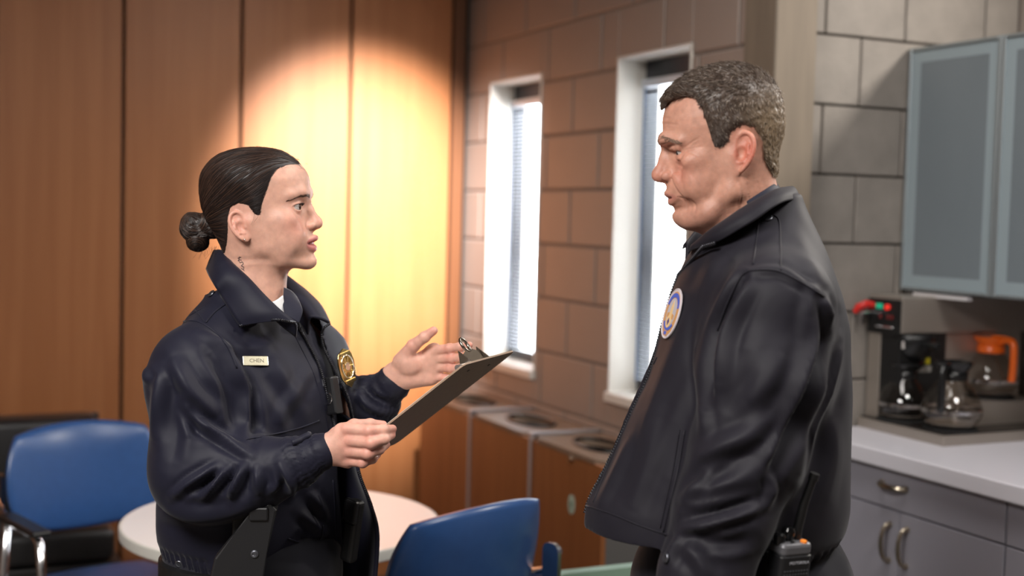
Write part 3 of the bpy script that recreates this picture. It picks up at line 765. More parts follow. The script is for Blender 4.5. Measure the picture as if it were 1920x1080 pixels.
class Grid:
    def __init__(self, lo, hi, h):
        self.lo = np.array(lo, float); self.h = h
        self.n = np.ceil((np.array(hi, float) - self.lo) / h).astype(int) + 1
        self.v = np.full(self.n, 1e3, np.float32)
        self.ax = [(self.lo[i] + h * np.arange(self.n[i])).astype(np.float32) for i in range(3)]
    def win(self, lo, hi):
        sl = []
        for i in range(3):
            a = int(np.floor((lo[i] - self.lo[i]) / self.h)); b = int(np.ceil((hi[i] - self.lo[i]) / self.h)) + 1
            a = max(a, 0); b = min(b, self.n[i])
            if b <= a: return None
            sl.append(slice(a, b))
        return tuple(sl)
    def pts(self, sl):
        return np.meshgrid(self.ax[0][sl[0]], self.ax[1][sl[1]], self.ax[2][sl[2]], indexing='ij', sparse=True)
    def add(self, fn, lo, hi, k):
        sl = self.win(np.array(lo) - k * 1.5 - 2 * self.h, np.array(hi) + k * 1.5 + 2 * self.h)
        if sl is None: return self
        d = fn(*self.pts(sl)).astype(np.float32); a = self.v[sl]
        if k > 0:
            h = np.maximum(k - np.abs(a - d), 0) / k; self.v[sl] = np.minimum(a, d) - h * h * k * 0.25
        else: self.v[sl] = np.minimum(a, d)
        return self
    def sub(self, fn, lo, hi, k):
        sl = self.win(np.array(lo) - k * 1.5 - 2 * self.h, np.array(hi) + k * 1.5 + 2 * self.h)
        if sl is None: return self
        d = -fn(*self.pts(sl)).astype(np.float32); a = self.v[sl]
        if k > 0:
            h = np.maximum(k - np.abs(a - d), 0) / k; self.v[sl] = np.maximum(a, d) + h * h * k * 0.25
        else: self.v[sl] = np.maximum(a, d)
        return self
    # primitives
    @staticmethod
    def f_ell(c, r, M=None):
        c = np.array(c, float); r = np.array(r, float)
        def fn(X, Y, Z):
            x, y, z = X - c[0], Y - c[1], Z - c[2]
            if M is not None:
                x, y, z = (M[0][0] * x + M[0][1] * y + M[0][2] * z, M[1][0] * x + M[1][1] * y + M[1][2] * z, M[2][0] * x + M[2][1] * y + M[2][2] * z)
            a = x / r[0]; b = y / r[1]; e = z / r[2]
            k0 = np.sqrt(a * a + b * b + e * e); k1 = np.sqrt((a / r[0]) ** 2 + (b / r[1]) ** 2 + (e / r[2]) ** 2) + 1e-9
            return k0 * (k0 - 1) / k1
        m = r.max() if M is not None else r
        return fn, c - m, c + m
    @staticmethod
    def f_cone(a, b, ra, rb):
        a = np.array(a, float); b = np.array(b, float); d = b - a; L2 = max(float(d @ d), 1e-9)
        def fn(X, Y, Z):
            x, y, z = X - a[0], Y - a[1], Z - a[2]
            t = np.clip((x * d[0] + y * d[1] + z * d[2]) / L2, 0, 1)
            return np.sqrt((x - t * d[0]) ** 2 + (y - t * d[1]) ** 2 + (z - t * d[2]) ** 2) - (ra + (rb - ra) * t)
        m = max(ra, rb)
        return fn, np.minimum(a, b) - m, np.maximum(a, b) + m
    def ell(self, c, r, k=0.0, M=None): return self.add(*self.f_ell(c, r, M), k)
    def cone(self, a, b, ra, rb=None, k=0.0): return self.add(*self.f_cone(a, b, ra, ra if rb is None else rb), k)
    def sell(self, c, r, k=0.0, M=None): return self.sub(*self.f_ell(c, r, M), k)
    def scone(self, a, b, ra, rb=None, k=0.0): return self.sub(*self.f_cone(a, b, ra, ra if rb is None else rb), k)
    def chain(self, pts, rad, k=0.0):
        for i in range(len(pts) - 1): self.cone(pts[i], pts[i + 1], rad[i], rad[i + 1], k)
        return self
    def schain(self, pts, rad, k=0.0):
        for i in range(len(pts) - 1): self.scone(pts[i], pts[i + 1], rad[i], rad[i + 1], k)
        return self
    def mesh(self):
        v = self.v; ins = v < 0
        n = v.shape
        cnt = np.zeros((n[0] - 1, n[1] - 1, n[2] - 1), np.uint8)
        off = [(i, j, k) for i in (0, 1) for j in (0, 1) for k in (0, 1)]
        for i, j, k in off: cnt += ins[i:n[0] - 1 + i, j:n[1] - 1 + j, k:n[2] - 1 + k]
        act = (cnt > 0) & (cnt < 8)
        I = np.argwhere(act); idx = np.full(cnt.shape, -1, np.int32); idx[act] = np.arange(len(I), dtype=np.int32)
        cv = {o: v[I[:, 0] + o[0], I[:, 1] + o[1], I[:, 2] + o[2]] for o in off}
        S = np.zeros((len(I), 3)); C = np.zeros(len(I))
        for o in off:
            for ax in range(3):
                if o[ax]: continue
                p = list(o); p[ax] = 1; p = tuple(p)
                a, b = cv[o], cv[p]; m_ = (a < 0) != (b < 0)
                t = np.where(m_, a / np.where(m_, a - b, 1), 0)
                pos = np.tile(np.array(o, float), (len(I), 1)); pos[:, ax] = t
                S += pos * m_[:, None]; C += m_
        V = self.lo + self.h * (I + S / C[:, None])
        quads = []
        for ax in range(3):
            u, w = [(1, 2), (2, 0), (0, 1)][ax]
            sl0 = [slice(None)] * 3; sl1 = [slice(None)] * 3
            sl0[ax] = slice(0, n[ax] - 1); sl1[ax] = slice(1, n[ax])
            for q in (u, w):
                sl0[q] = slice(1, n[q] - 1); sl1[q] = slice(1, n[q] - 1)
            A = ins[tuple(sl0)]; B = ins[tuple(sl1)]
            for sgn in (0, 1):
                E = np.argwhere((A & ~B) if sgn == 0 else (B & ~A))
                if len(E) == 0: continue
                base = E.copy(); base[:, u] += 1; base[:, w] += 1
                def cell(du, dw):
                    c = base.copy(); c[:, u] -= du; c[:, w] -= dw
                    return idx[c[:, 0], c[:, 1], c[:, 2]]
                q4 = np.stack([cell(1, 1), cell(0, 1), cell(0, 0), cell(1, 0)], 1)
                quads.append(q4 if sgn == 0 else q4[:, ::-1])
        return V, np.concatenate(quads)
def vnormals(V, Q):
    N = np.zeros_like(V)
    if Q.shape[1] == 4: fn = np.cross(V[Q[:, 2]] - V[Q[:, 0]], V[Q[:, 3]] - V[Q[:, 1]])
    else: fn = np.cross(V[Q[:, 1]] - V[Q[:, 0]], V[Q[:, 2]] - V[Q[:, 0]])
    for k in range(Q.shape[1]): np.add.at(N, Q[:, k], fn)
    return N / (np.linalg.norm(N, axis=1, keepdims=True) + 1e-12)
def laplace(V, Q, it=2, f=0.5):
    k = Q.shape[1]
    A = Q.ravel(); B = np.roll(Q, -1, 1).ravel()
    deg = np.bincount(A, minlength=len(V)) + np.bincount(B, minlength=len(V))
    for _ in range(it):
        S = np.zeros_like(V)
        for c in range(3):
            S[:, c] = np.bincount(A, V[B, c], len(V)) + np.bincount(B, V[A, c], len(V))
        V = V * (1 - f) + f * S / np.maximum(deg, 1)[:, None]
    return V
def vnoise(Pn, seed=0):
    """smooth value noise, vectorised, about -1..1"""
    r = np.random.default_rng(seed); T = r.uniform(-1, 1, 4096)
    i = np.floor(Pn).astype(np.int64); f = Pn - i; f = f * f * (3 - 2 * f); out = 0
    for a in (0, 1):
        for b in (0, 1):
            for c in (0, 1):
                h = ((i[:, 0] + a) * 73856093 ^ (i[:, 1] + b) * 19349663 ^ (i[:, 2] + c) * 83492791) & 4095
                out = out + T[h] * (f[:, 0] if a else 1 - f[:, 0]) * (f[:, 1] if b else 1 - f[:, 1]) * (f[:, 2] if c else 1 - f[:, 2])
    return out
def sd_poly(px, py, poly):
    """signed distance to a polygon, negative inside"""
    poly = np.array(poly, float); n = len(poly)
    d = np.full(np.broadcast(px, py).shape, 1e9); s = np.ones(d.shape)
    for i in range(n):
        a = poly[i]; b = poly[i - 1]; ex, ey = b - a; wx, wy = px - a[0], py - a[1]
        t = np.clip((wx * ex + wy * ey) / (ex * ex + ey * ey + 1e-12), 0, 1)
        d = np.minimum(d, (wx - ex * t) ** 2 + (wy - ey * t) ** 2)
        c1 = py >= a[1]; c2 = py < b[1]; c3 = ex * wy > ey * wx
        fl = (c1 & c2 & c3) | (~c1 & ~c2 & ~c3); s = np.where(fl, -s, s)
    return s * np.sqrt(d)
def smax(a, b, k):
    h = np.maximum(k - np.abs(a - b), 0) / k
    return np.maximum(a, b) + h * h * k * 0.25
def catmull(pts, n=8):
    p = np.array(pts, float); out = []
    for i in range(len(p) - 1):
        p0 = p[max(i - 1, 0)]; p1 = p[i]; p2 = p[i + 1]; p3 = p[min(i + 2, len(p) - 1)]
        for k in range(n):
            u = k / n
            out.append(0.5 * (2 * p1 + (p2 - p0) * u + (2 * p0 - 5 * p1 + 4 * p2 - p3) * u * u + (3 * p1 - p0 - 3 * p2 + p3) * u ** 3))
    out.append(p[-1]); return np.array(out)
def strand_mesh(L, R):
    """L (ns, np, 3) polylines, R (np,) radii -> triangles/quads of three sided tubes"""
    ns, npt, _ = L.shape
    T = np.gradient(L, axis=1); T /= np.linalg.norm(T, axis=2, keepdims=True) + 1e-12
    up = np.zeros_like(T); up[..., 2] = 1; up[..., 0] = 0.31
    U = np.cross(T, up); U /= np.linalg.norm(U, axis=2, keepdims=True) + 1e-12; W = np.cross(T, U)
    V = np.zeros((ns, npt, 3, 3))
    R = np.broadcast_to(R, (ns, npt))
    for k in range(3):
        a = 2 * math.pi * k / 3
        V[:, :, k] = L + (U * math.cos(a) + W * math.sin(a)) * R[..., None]
    base = (np.arange(ns)[:, None] * npt + np.arange(npt)[None]) * 3
    q = []
    for k in range(3):
        j = (k + 1) % 3
        q.append(np.stack([base[:, :-1] + k, base[:, :-1] + j, base[:, 1:] + j, base[:, 1:] + k], -1).reshape(-1, 4))
    return V.reshape(-1, 3), np.concatenate(q)
class Frame:
    """local axes (f forward, u up, r towards the camera side), millimetres -> metres"""
    def __init__(self, o, f, u, r): self.o = np.array(o); self.M = np.stack([f, u, r])
    def w(self, p): return self.o + (np.asarray(p, float) * 0.001) @ self.M
    def d(self, p): return np.asarray(p, float) @ self.M
    def inv(self, q): return ((np.asarray(q, float) - self.o) @ self.M.T) * 1000

# ================================================================ heads
def interp_tab(tab, U):
    tab = np.array(sorted(tab), float)
    # smooth interpolation of each column over u
    uu = np.linspace(tab[0, 0], tab[-1, 0], 400); out = []
    for c in range(1, tab.shape[1]):
        y = np.interp(uu, tab[:, 0], tab[:, c])
        ker = np.hanning(25); ker /= ker.sum()
        yp = np.concatenate([np.full(12, y[0]), y, np.full(12, y[-1])]); y = np.convolve(yp, ker, 'valid')
        out.append(np.interp(U, uu, y))
    return out
def base_loft(g, tab, fc, n_front, n_back, u0, umax, fd):
    """sections below u0 from the table, a dome above it"""
    F, U, R = np.meshgrid(*g.ax, indexing='ij', sparse=True)
    u1 = g.ax[1]; umin = min(t[0] for t in tab)
    ff, fb, w = interp_tab(tab, np.clip(u1, umin, u0))
    sc = np.sqrt(np.clip(1 - (np.clip(u1 - u0, 0, None) / (umax - u0 + 25)) ** 2, 1e-4, 1))
    ff = fd + (ff - fd) * sc; fb = fd + (fb - fd) * sc; w = w * sc
    cc = np.clip(np.full_like(ff, fc), fb + 1, ff - 1)
    ff, fb, w, cc = [x[None, :, None].astype(np.float32) for x in (ff, fb, w, cc)]
    df = F - cc; a = np.where(df > 0, ff - cc, cc - fb); n = np.where(df > 0, n_front, n_back)
    rho = ((np.abs(df) / np.maximum(a, 0.5)) ** n + (np.abs(R) / np.maximum(w, 0.5)) ** n) ** (1 / n) + 1e-6
    ln = np.sqrt(df * df + R * R)
    d = ln * (1 - 1 / rho)
    d = np.where(ln < 1, -np.minimum(a, w), d)
    # dome above u0: a true ellipsoid
    i0 = int(np.argmin(np.abs(u1 - u0))); A0, A1, C0 = float(ff[0, i0, 0]) - fc, fc - float(fb[0, i0, 0]), float(w[0, i0, 0]); B = umax - u0
    x = F - fc; y = U - u0; ra = np.where(x > 0, A0, A1)
    k0 = np.sqrt((x / ra) ** 2 + (y / B) ** 2 + (R / C0) ** 2); k1 = np.sqrt((x / ra ** 2) ** 2 + (y / B ** 2) ** 2 + (R / C0 ** 2) ** 2) + 1e-9
    de = k0 * (k0 - 1) / k1
    wt = np.clip((U - u0) / 12, 0, 1); wt = wt * wt * (3 - 2 * wt)
    d = d * (1 - wt) + de * wt
    d = np.maximum(d, umin - U)
    g.v = np.minimum(g.v, d.astype(np.float32))
def rotm(axis, deg):
    return np.array(Matrix.Rotation(math.radians(deg), 3, axis))

def ear(g, c, s=1.0, side=1, lean=16, flare=22):
    """outer ear; local axes of the ear plane: e1 forward-ish, e2 up-ish, e3 outward"""
    a = math.radians(lean); fl = math.radians(flare)
    e2 = np.array([-math.sin(a), math.cos(a), 0.0]); e1 = np.array([math.cos(a), math.sin(a), 0.0]); e3 = np.array([0, 0, side * 1.0])
    # flare: the rear edge stands off the head
    e1f = e1 * math.cos(fl) - e3 * math.sin(fl); e3f = e3 * math.cos(fl) + e1 * math.sin(fl)
    Q = lambda x, y, z: np.array(c) + s * (e1f * x + e2 * y + e3f * z)
    M = np.stack([e1f, e2, e3f])
    g.ell(Q(-4, 4, -1), np.array([14, 25, 3.4]) * s, 3, M)
    g.ell(Q(2, -18, -1), np.array([8, 11, 3.4]) * s, 4, M)
    hel = [(7, 3), (9, 14), (6, 24), (-3, 30), (-13, 26), (-18, 14), (-17, 0), (-12, -12), (-5, -22)]
    hel = [Q(x, y, 2.0) for x, y in hel]
    g.chain(catmull(hel, 3), np.full(25, 3.0 * s), 1.5)
    g.chain([Q(-10, 14, 1.5), Q(-11, 2, 2.2), Q(-6, -9, 2.0), Q(2, -12, 1.5)], [2.6 * s] * 4, 2)
    g.sell(Q(-2, 1, 4.5), np.array([7.5, 10, 6.5]) * s, 2.5, M)
    g.sell(Q(-4, 19, 4.0), np.array([6, 6, 3.6]) * s, 2, M)
    g.ell(Q(7, -1, 1.5), np.array([3.5, 5, 3.5]) * s, 2, M)
    return Q

def eye_lids(g, c, R, gaze_drop, ap_h, ap_w, tilt=0.0, k=2.0):
    """lid sphere around the eyeball, opened by an almond"""
    g.ell(c, (R + 1.6,) * 3, 4)
def eye_open(g, c, R, ap_h, ap_w, side, out_shift=2.0, drop=0.0):
    a = math.radians(24) * side       # the eye opening faces a little outwards
    M = np.array([[math.cos(a), 0, math.sin(a)], [0, 1, 0], [-math.sin(a), 0, math.cos(a)]])
    d = M.T @ np.array([1, 0, 0])
    g.sell(np.array(c) + d * (R + 0.5) + np.array([0, drop, 0]), (7.5, ap_h / 2, ap_w / 2), 1.0, M)

def build_head(p, h=1.7):
    g = Grid((-150, -190, -100), (150, 172, 100), h)
    base_loft(g, p['tab'], p['fc'], p['nf'], p['nb'], *p['dome'])
    L = p
    for s in (-1, 1):
        S = lambda q: (q[0], q[1], q[2] * s)
        # jaw
        g.cone(S(L['ramus']), S(L['gonion']), L['jr'][0], L['jr'][1], 16)
        g.cone(S(L['gonion']), S(L['jawmid']), L['jr'][1], L['jr'][2], 16)
        g.cone(S(L['jawmid']), S(L['chinside']), L['jr'][2], L['jr'][3], 16)
        # cheekbone and cheek
        g.ell(S(L['zyg']), L['zygr'], 16); g.ell(S(L['cheek']), L['cheekr'], 18)
    g.ell(L['chin'], L['chinr'], 12)
    g.ell(L['floor'], L['floorr'], 18)
    g.ell(L['muzzle'], L['muzzler'], L.get('muzk', 14))
    for a, b, ra, rb in L['neck']: g.cone(a, b, ra, rb, 22)
    for s in (-1, 1):
        S = lambda q: (q[0], q[1], q[2] * s)
        g.cone(S(L['brow'][0]), S(L['brow'][1]), L['browr'][0], L['browr'][1], 12)
        g.cone(S(L['brow'][1]), S(L['brow'][2]), L['browr'][1], L['browr'][2], 12)
        g.sell(S(L['socket']), L['socketr'], 9)
        eye_lids(g, S(L['eye']), L['eyeR'], 0, 0, 0)
        if 'bag' in L: g.ell(S(L['bag']), L['bagr'], 5)
        if 'lidfold' in L: g.cone(S(L['lidfold'][0]), S(L['lidfold'][1]), L['lidfoldr'], L['lidfoldr'], 4)
    # nose
    for a, b, ra, rb in L['nose']: g.cone(a, b, ra, rb, 7)
    for s in (-1, 1):
        S = lambda q: (q[0], q[1], q[2] * s)
        g.ell(S(L['wing']), L['wingr'], 4); g.sell(S(L['nostril']), L['nostrilr'], 2)
        g.schain([S(q) for q in L['wingcrease']], [0.9] * len(L['wingcrease']), 2.5)
        eye_open(g, S(L['eye']), L['eyeR'], L['ap'][0], L['ap'][1], s, drop=L['ap'][2])
    # lips
    for name, k in (('ulip', 4), ('llip', 4)):
        pts, rad = L[name]
        full = [(a, b, -c) for a, b, c in reversed(pts[1:])] + list(pts)
        rr = list(reversed(rad[1:])) + list(rad)
        g.chain(catmull(full, 3), np.interp(np.linspace(0, len(rr) - 1, (len(full) - 1) * 3 + 1), range(len(rr)), rr), k)
    pts, rad, kk = L['mouth']
    full = [(a, b, -c) for a, b, c in reversed(pts[1:])] + list(pts); rr = list(reversed(rad[1:])) + list(rad)
    g.schain(catmull(full, 3), np.interp(np.linspace(0, len(rr) - 1, (len(full) - 1) * 3 + 1), range(len(rr)), rr), kk)
    for pts, r, k in L.get('creases', []):
        for s in (-1, 1):
            q = [(a, b, c * s) for a, b, c in pts]; cc = catmull(q, 4); rr = r * np.sin(np.linspace(0.25, math.pi - 0.25, len(cc)))
            g.schain(cc, rr, k)
    for pts, r, k in L.get('ridges', []):
        for s in (-1, 1):
            q = [(a, b, c * s) for a, b, c in pts]; cc = catmull(q, 4); rr = r * np.sin(np.linspace(0.3, math.pi - 0.3, len(cc)))
            g.chain(cc, rr, k)
    g0 = g.v.copy()
    for s in (-1, 1): ear(g, (L['ear'][0], L['ear'][1], L['ear'][2] * s), L['ears'], s, L['earlean'], L['earflare'])
    return g, g0
def skin_mat(name, rough, bump_s, bump_d, sss):
    mt = bpy.data.materials.new(name); mt.use_nodes = True; nt = mt.node_tree; b = nt.nodes['Principled BSDF']
    at = nt.nodes.new('ShaderNodeAttribute'); at.attribute_name = 'tint'
    tc = nt.nodes.new('ShaderNodeTexCoord')
    nz = nt.nodes.new('ShaderNodeTexNoise'); nz.inputs['Scale'].default_value = 70; nz.inputs['Detail'].default_value = 5
    nt.links.new(tc.outputs['Object'], nz.inputs['Vector'])
    mr = nt.nodes.new('ShaderNodeMapRange'); mr.inputs[1].default_value = 0.3; mr.inputs[2].default_value = 0.7; mr.inputs[3].default_value = 0.88; mr.inputs[4].default_value = 1.1
    nt.links.new(nz.outputs['Fac'], mr.inputs[0])
    mu = nt.nodes.new('ShaderNodeVectorMath'); mu.operation = 'SCALE'
    nt.links.new(at.outputs['Color'], mu.inputs[0]); nt.links.new(mr.outputs[0], mu.inputs['Scale'])
    nt.links.new(mu.outputs[0], b.inputs['Base Color'])
    b.inputs['Roughness'].default_value = rough
    b.inputs['Subsurface Weight'].default_value = sss
    b.inputs['Subsurface Radius'].default_value = (1.0, 0.35, 0.2); b.inputs['Subsurface Scale'].default_value = 0.006
    n2 = nt.nodes.new('ShaderNodeTexNoise'); n2.inputs['Scale'].default_value = bump_s; n2.inputs['Detail'].default_value = 4
    nt.links.new(tc.outputs['Object'], n2.inputs['Vector'])
    bp = nt.nodes.new('ShaderNodeBump'); bp.inputs['Strength'].default_value = 0.35; bp.inputs['Distance'].default_value = bump_d
    nt.links.new(n2.outputs['Fac'], bp.inputs['Height']); nt.links.new(bp.outputs[0], b.inputs['Normal'])
    return mt
def hair_mat(name, c1, c2, rough):
    mt = bpy.data.materials.new(name); mt.use_nodes = True; nt = mt.node_tree; b = nt.nodes['Principled BSDF']
    at = nt.nodes.new('ShaderNodeAttribute'); at.attribute_name = 'tint'
    nt.links.new(at.outputs['Color'], b.inputs['Base Color'])
    b.inputs['Roughness'].default_value = rough
    b.inputs['Specular IOR Level'].default_value = 0.5
    return mt
def eyeball(parent, center, R, gaze, iris):
    n = 40; m_ = 28; bm = bmesh.new(); rings = []
    for i in range(n + 1):
        th = math.pi * i / n
        rr = R * (1 + 0.05 * max(0, 1 - (th / 0.5) ** 2))
        rings.append([bm.verts.new((rr * math.sin(th) * math.cos(2 * math.pi * k / m_), rr * math.sin(th) * math.sin(2 * math.pi * k / m_), rr * math.cos(th))) for k in range(m_)])
    for i in range(n):
        th = math.pi * (i + 0.5) / n
        for k in range(m_):
            j = (k + 1) % m_
            f = bm.faces.new((rings[i][k], rings[i + 1][k], rings[i + 1][j], rings[i][j])); f.smooth = True
            f.material_index = 2 if th < 0.20 else (1 if th < 0.50 else 0)
    bmesh.ops.remove_doubles(bm, verts=bm.verts[:], dist=1e-6)
    me = bpy.data.meshes.new('eye'); bm.to_mesh(me); bm.free()
    for mm in (mat('sclera', srgb(186, 176, 170), 0.25, Specular_IOR_Level=0.25), iris, mat('pupil', (0.004, 0.004, 0.004, 1), 0.15, Specular_IOR_Level=0.3)): me.materials.append(mm)
    o = link('eye', me, None, parent)
    o.matrix_world = Matrix.Translation(center) @ Vector(gaze).to_track_quat('Z', 'Y').to_matrix().to_4x4()
    return o

def grooves(V, Q, lst):
    N = vnormals(V, Q); D = np.zeros(len(V))
    for pts, w, dep in lst:
        for s in (1, -1):
            c = catmull(np.array(pts) * (1, 1, s), 8)
            snap = np.array([V[np.argmin(((V - q) ** 2).sum(1))] for q in c]); k = np.ones(5) / 5
            if len(snap) > 6:
                sm = np.stack([np.convolve(np.pad(snap[:, i], 2, 'edge'), k, 'valid') for i in range(3)], 1)
            else: sm = snap
            lo = sm.min(0) - 4 * w; hi = sm.max(0) + 4 * w
            ii = np.where(((V > lo) & (V < hi)).all(1))[0]
            d2 = ((V[ii][:, None] - sm[None]) ** 2).sum(2); j = d2.argmin(1); d = np.sqrt(d2[np.arange(len(ii)), j])
            fade = np.sin(np.clip(j / (len(sm) - 1), 0.06, 0.94) * math.pi) ** 0.6
            D[ii] += fade * (-dep * np.exp(-(d / w) ** 2) + 0.35 * dep * np.exp(-((d - 2.1 * w) / w) ** 2))
    return V + N * D[:, None]
# ---------------------------------------------------------------- woman
W_tab = [(90, 98, -92, 71), (78, 101, -94, 73), (70, 102, -95, 73), (52, 102, -95, 72), (38, 100, -93, 71), (28, 98, -89, 70), (10, 97, -84, 68), (-8, 97, -72, 65), (-25, 98, -62, 60), (-42, 96, -54, 53), (-55, 92, -48, 46), (-62, 80, -46, 38)]
W = dict(tab=W_tab, fc=-6, nf=2.05, nb=2.0, dome=(78, 138, -6),
    ramus=(6, 5, 60), gonion=(20, -40, 44), jawmid=(55, -61, 31), chinside=(88, -70, 12), jr=(8, 10, 11, 11),
    zyg=(60, 10, 50), zygr=(24, 16, 12), cheek=(60, -22, 38), cheekr=(36, 38, 21),
    chin=(96, -69, 0), chinr=(14, 12.5, 13.5), floor=(50, -62, 0), floorr=(42, 16, 34), muzzle=(83, -32, 0), muzzler=(20, 27, 29), muzk=18,
    neck=[((-14, -20, 0), (-24, -190, 0), 44, 52), ((18, -60, 0), (0, -190, 0), 36, 46)],
    brow=[(96, 55, 8), (92, 58, 26), (74, 52, 46)], browr=(6, 6, 6),
    socket=(101, 32, 31), socketr=(13, 9.5, 15), eye=(79.5, 31, 31), eyeR=11.8, ap=(10.8, 25.5, -0.2),
    nose=[((88, 22, 0), (93, -2, 0), 9, 12.5), ((98, 40, 0), (101, 26, 0), 5, 6), ((101, 26, 0), (113, 3, 0), 6, 8.3), ((113, 3, 0), (114, 0, 0), 8.5, 8.8), ((110, -3, 0), (104, -9, 0), 5, 5)],
    wing=(104, -3.5, 11), wingr=(8, 6.5, 5.5), nostril=(109, -9.5, 5.5), nostrilr=(4.5, 3, 2.6), wingcrease=[(99, 4, 15.5), (97, -4, 17.5), (100, -10, 15)],
    ulip=([(107, -26.5, 0), (107.5, -26, 5), (103.5, -29, 14), (93, -34.5, 23.5)], [3.9, 4.2, 3.5, 1.8]),
    llip=([(103.5, -45, 0), (103, -45, 7), (99, -43, 15), (92, -37.5, 23)], [5.2, 5.1, 4.0, 1.8]),
    mouth=([(112, -35.5, 0), (108, -35.5, 10), (100, -35.8, 18), (94, -36, 24.5)], [4.0, 3.6, 2.2, 1.0], 1.2),
    creases=[([(112, -14, 2.6), (112, -22, 3)], 0.6, 2), ([(93, 40, 20), (92.5, 42.5, 31), (80, 38, 44)], 0.7, 2)],
    ear=(-9, -3, 69), ears=0.98, earlean=16, earflare=24)
M_skin_w = skin_mat('skin_light', 0.50, 700, 0.0006, 0.35)
M_hair_w = hair_mat('hair_dark_brown', None, None, 0.46)
WY = 2.36
tau, psi = math.radians(-3), math.radians(4)
f_ = np.array([math.cos(tau) * math.cos(psi), -math.cos(tau) * math.sin(psi), -math.sin(tau)])
r_ = np.array([-math.sin(psi), -math.cos(psi), 0.0]); u_ = np.cross(r_, f_)
if u_[2] < 0: u_ = -u_
FW = Frame((0, 0, 0), f_, u_, r_)
FW.o = P(461, 423, WY - 0.068) - FW.d((0.0, 0.0, 0.072))
gW, gW0 = build_head(W)

def head_finish_w():
    V, Q = gW.mesh(); V = laplace(V, Q, 1, 0.4)
    f, u, r = V.T; ar = np.abs(r)
    base = np.array(srgb(205, 158, 138)[:3]); col = np.tile(base, (len(V), 1))
    def blend(w, c):
        nonlocal col
        w = np.clip(w, 0, 1)[:, None]; col = col * (1 - w) + np.array(srgb(*c)[:3]) * w
    g_ = lambda a, b, c, s: np.exp(-(((f - a) ** 2 + (u - b) ** 2 + (ar - c) ** 2) / (2 * s * s)))
    blend(0.55 * g_(82, -2, 42, 17), (200, 128, 112)); blend(0.3 * g_(122, 0, 0, 10), (205, 140, 122))
    blend(0.6 * g_(-12, 5, 80, 22) * np.clip((12 - f) / 8, 0, 1), (204, 140, 122))
    # lips, by their own outline
    lip = 1.0 / (1 + np.exp((np.abs(u + 36) - (15.5 * np.sqrt(np.clip(1 - (ar / 25.5) ** 2, 0, 1)))) / 0.9)) * (f > 90) * (ar < 25)
    # cupid's bow: upper edge sits lower
    lip *= 1 / (1 + np.exp((u - (-21.5 - 0.35 * np.maximum(ar - 5, 0) - 1.2 * np.exp(-(ar / 2.5) ** 2))) / 0.7))
    blend(lip, (180, 108, 102))
    blend(np.clip((3.4 - np.abs(u + 35.6)) / 1.5, 0, 1) * np.clip((17 - ar) / 3, 0, 1) * np.clip((103 - f) / 2, 0, 1) * (f > 80) * 0.9, (92, 42, 40))
    return V, Q, col
# hair region in the side view
HW_poly = [(160, 128), (112, 114), (98, 104), (89, 108), (74, 107), (57, 100), (47, 84), (40, 64), (31, 42), (25, 16), (15, 20), (4, 36), (-12, 40), (-26, 34), (-34, 14), (-36, -8), (-42, -30), (-52, -50), (-160, -62), (-160, 170), (160, 170)]
def hair_w():
    F, U, R = np.meshgrid(*gW.ax, indexing='ij', sparse=True)
    sdp = sd_poly(F[:, :, 0], U[:, :, 0], HW_poly)[:, :, None].astype(np.float32)
    th = 0.25 + np.clip(-sdp * 0.20, 0, 7.5)
    v = smax(gW0 - th, sdp, 2.0)
    gh = Grid((-150, -190, -100), (150, 172, 100), gW.h); gh.v = v.astype(np.float32)
    return gh
gHW = hair_w()
BUN = np.array([-122.0, -2.0, 0.0])
HV, HQ = gHW.mesh(); HV = laplace(HV, HQ, 2, 0.5)

# ---------------------------------------------------------------- man
M_tab = [(98, 101, -80, 76), (78, 104, -82, 78), (60, 107, -82, 78), (44, 104, -80, 76), (30, 100, -76, 74), (12, 99, -68, 71), (-8, 100, -60, 69), (-26, 102, -54, 65), (-42, 101, -48, 60), (-56, 98, -45, 54), (-66, 86, -44, 46)]
M_GROOVES = [([(116, -41, 2), (110, -41, 12), (102, -40.5, 20), (95, -41, 27), (90, -45, 32)], 1.7, 2.0), ([(106, 0, 24), (99, -16, 31), (93, -34, 36), (86, -52, 39)], 2.6, 2.0), ([(117, 78, 2), (113, 78, 25), (98, 74, 45), (86, 70, 55)], 1.6, 0.9), ([(115, 89, 2), (111, 89, 24), (96, 85, 44)], 1.6, 0.9), ([(117, 68, 3), (112, 68, 20), (101, 66, 36), (90, 62, 48)], 1.5, 0.9),
             ([(78, 32, 52), (66, 38, 60), (52, 44, 66)], 1.4, 0.9), ([(78, 29, 52), (64, 28, 60), (48, 28, 67)], 1.4, 0.8), ([(78, 25, 52), (66, 18, 60), (56, 10, 64)], 1.4, 0.8), ([(98, 22, 22), (92, 15, 34), (80, 17, 48)], 1.5, 1.0), ([(96, 14, 24), (90, 6, 36), (80, 6, 48), (70, 12, 56)], 2.2, 1.0),
             ([(84, -44, 42), (78, -58, 44), (76, -72, 42)], 2.6, 1.4), ([(94, -46, 34), (92, -54, 34), (92, -64, 30)], 2.0, 1.2), ([(70, -10, 56), (66, -30, 58), (62, -50, 57)], 3.0, 0.9),
             ([(8, -34, 66), (4, -60, 62), (10, -90, 58), (22, -118, 52)], 2.6, 1.6), ([(-8, -40, 62), (-10, -70, 60), (-2, -100, 60), (10, -128, 58)], 2.4, 1.5), ([(-24, -40, 56), (-28, -70, 56), (-22, -105, 60), (-8, -140, 62)], 2.2, 1.2), ([(106, 56, 4), (106, 46, 5)], 1.5, 1.2)]
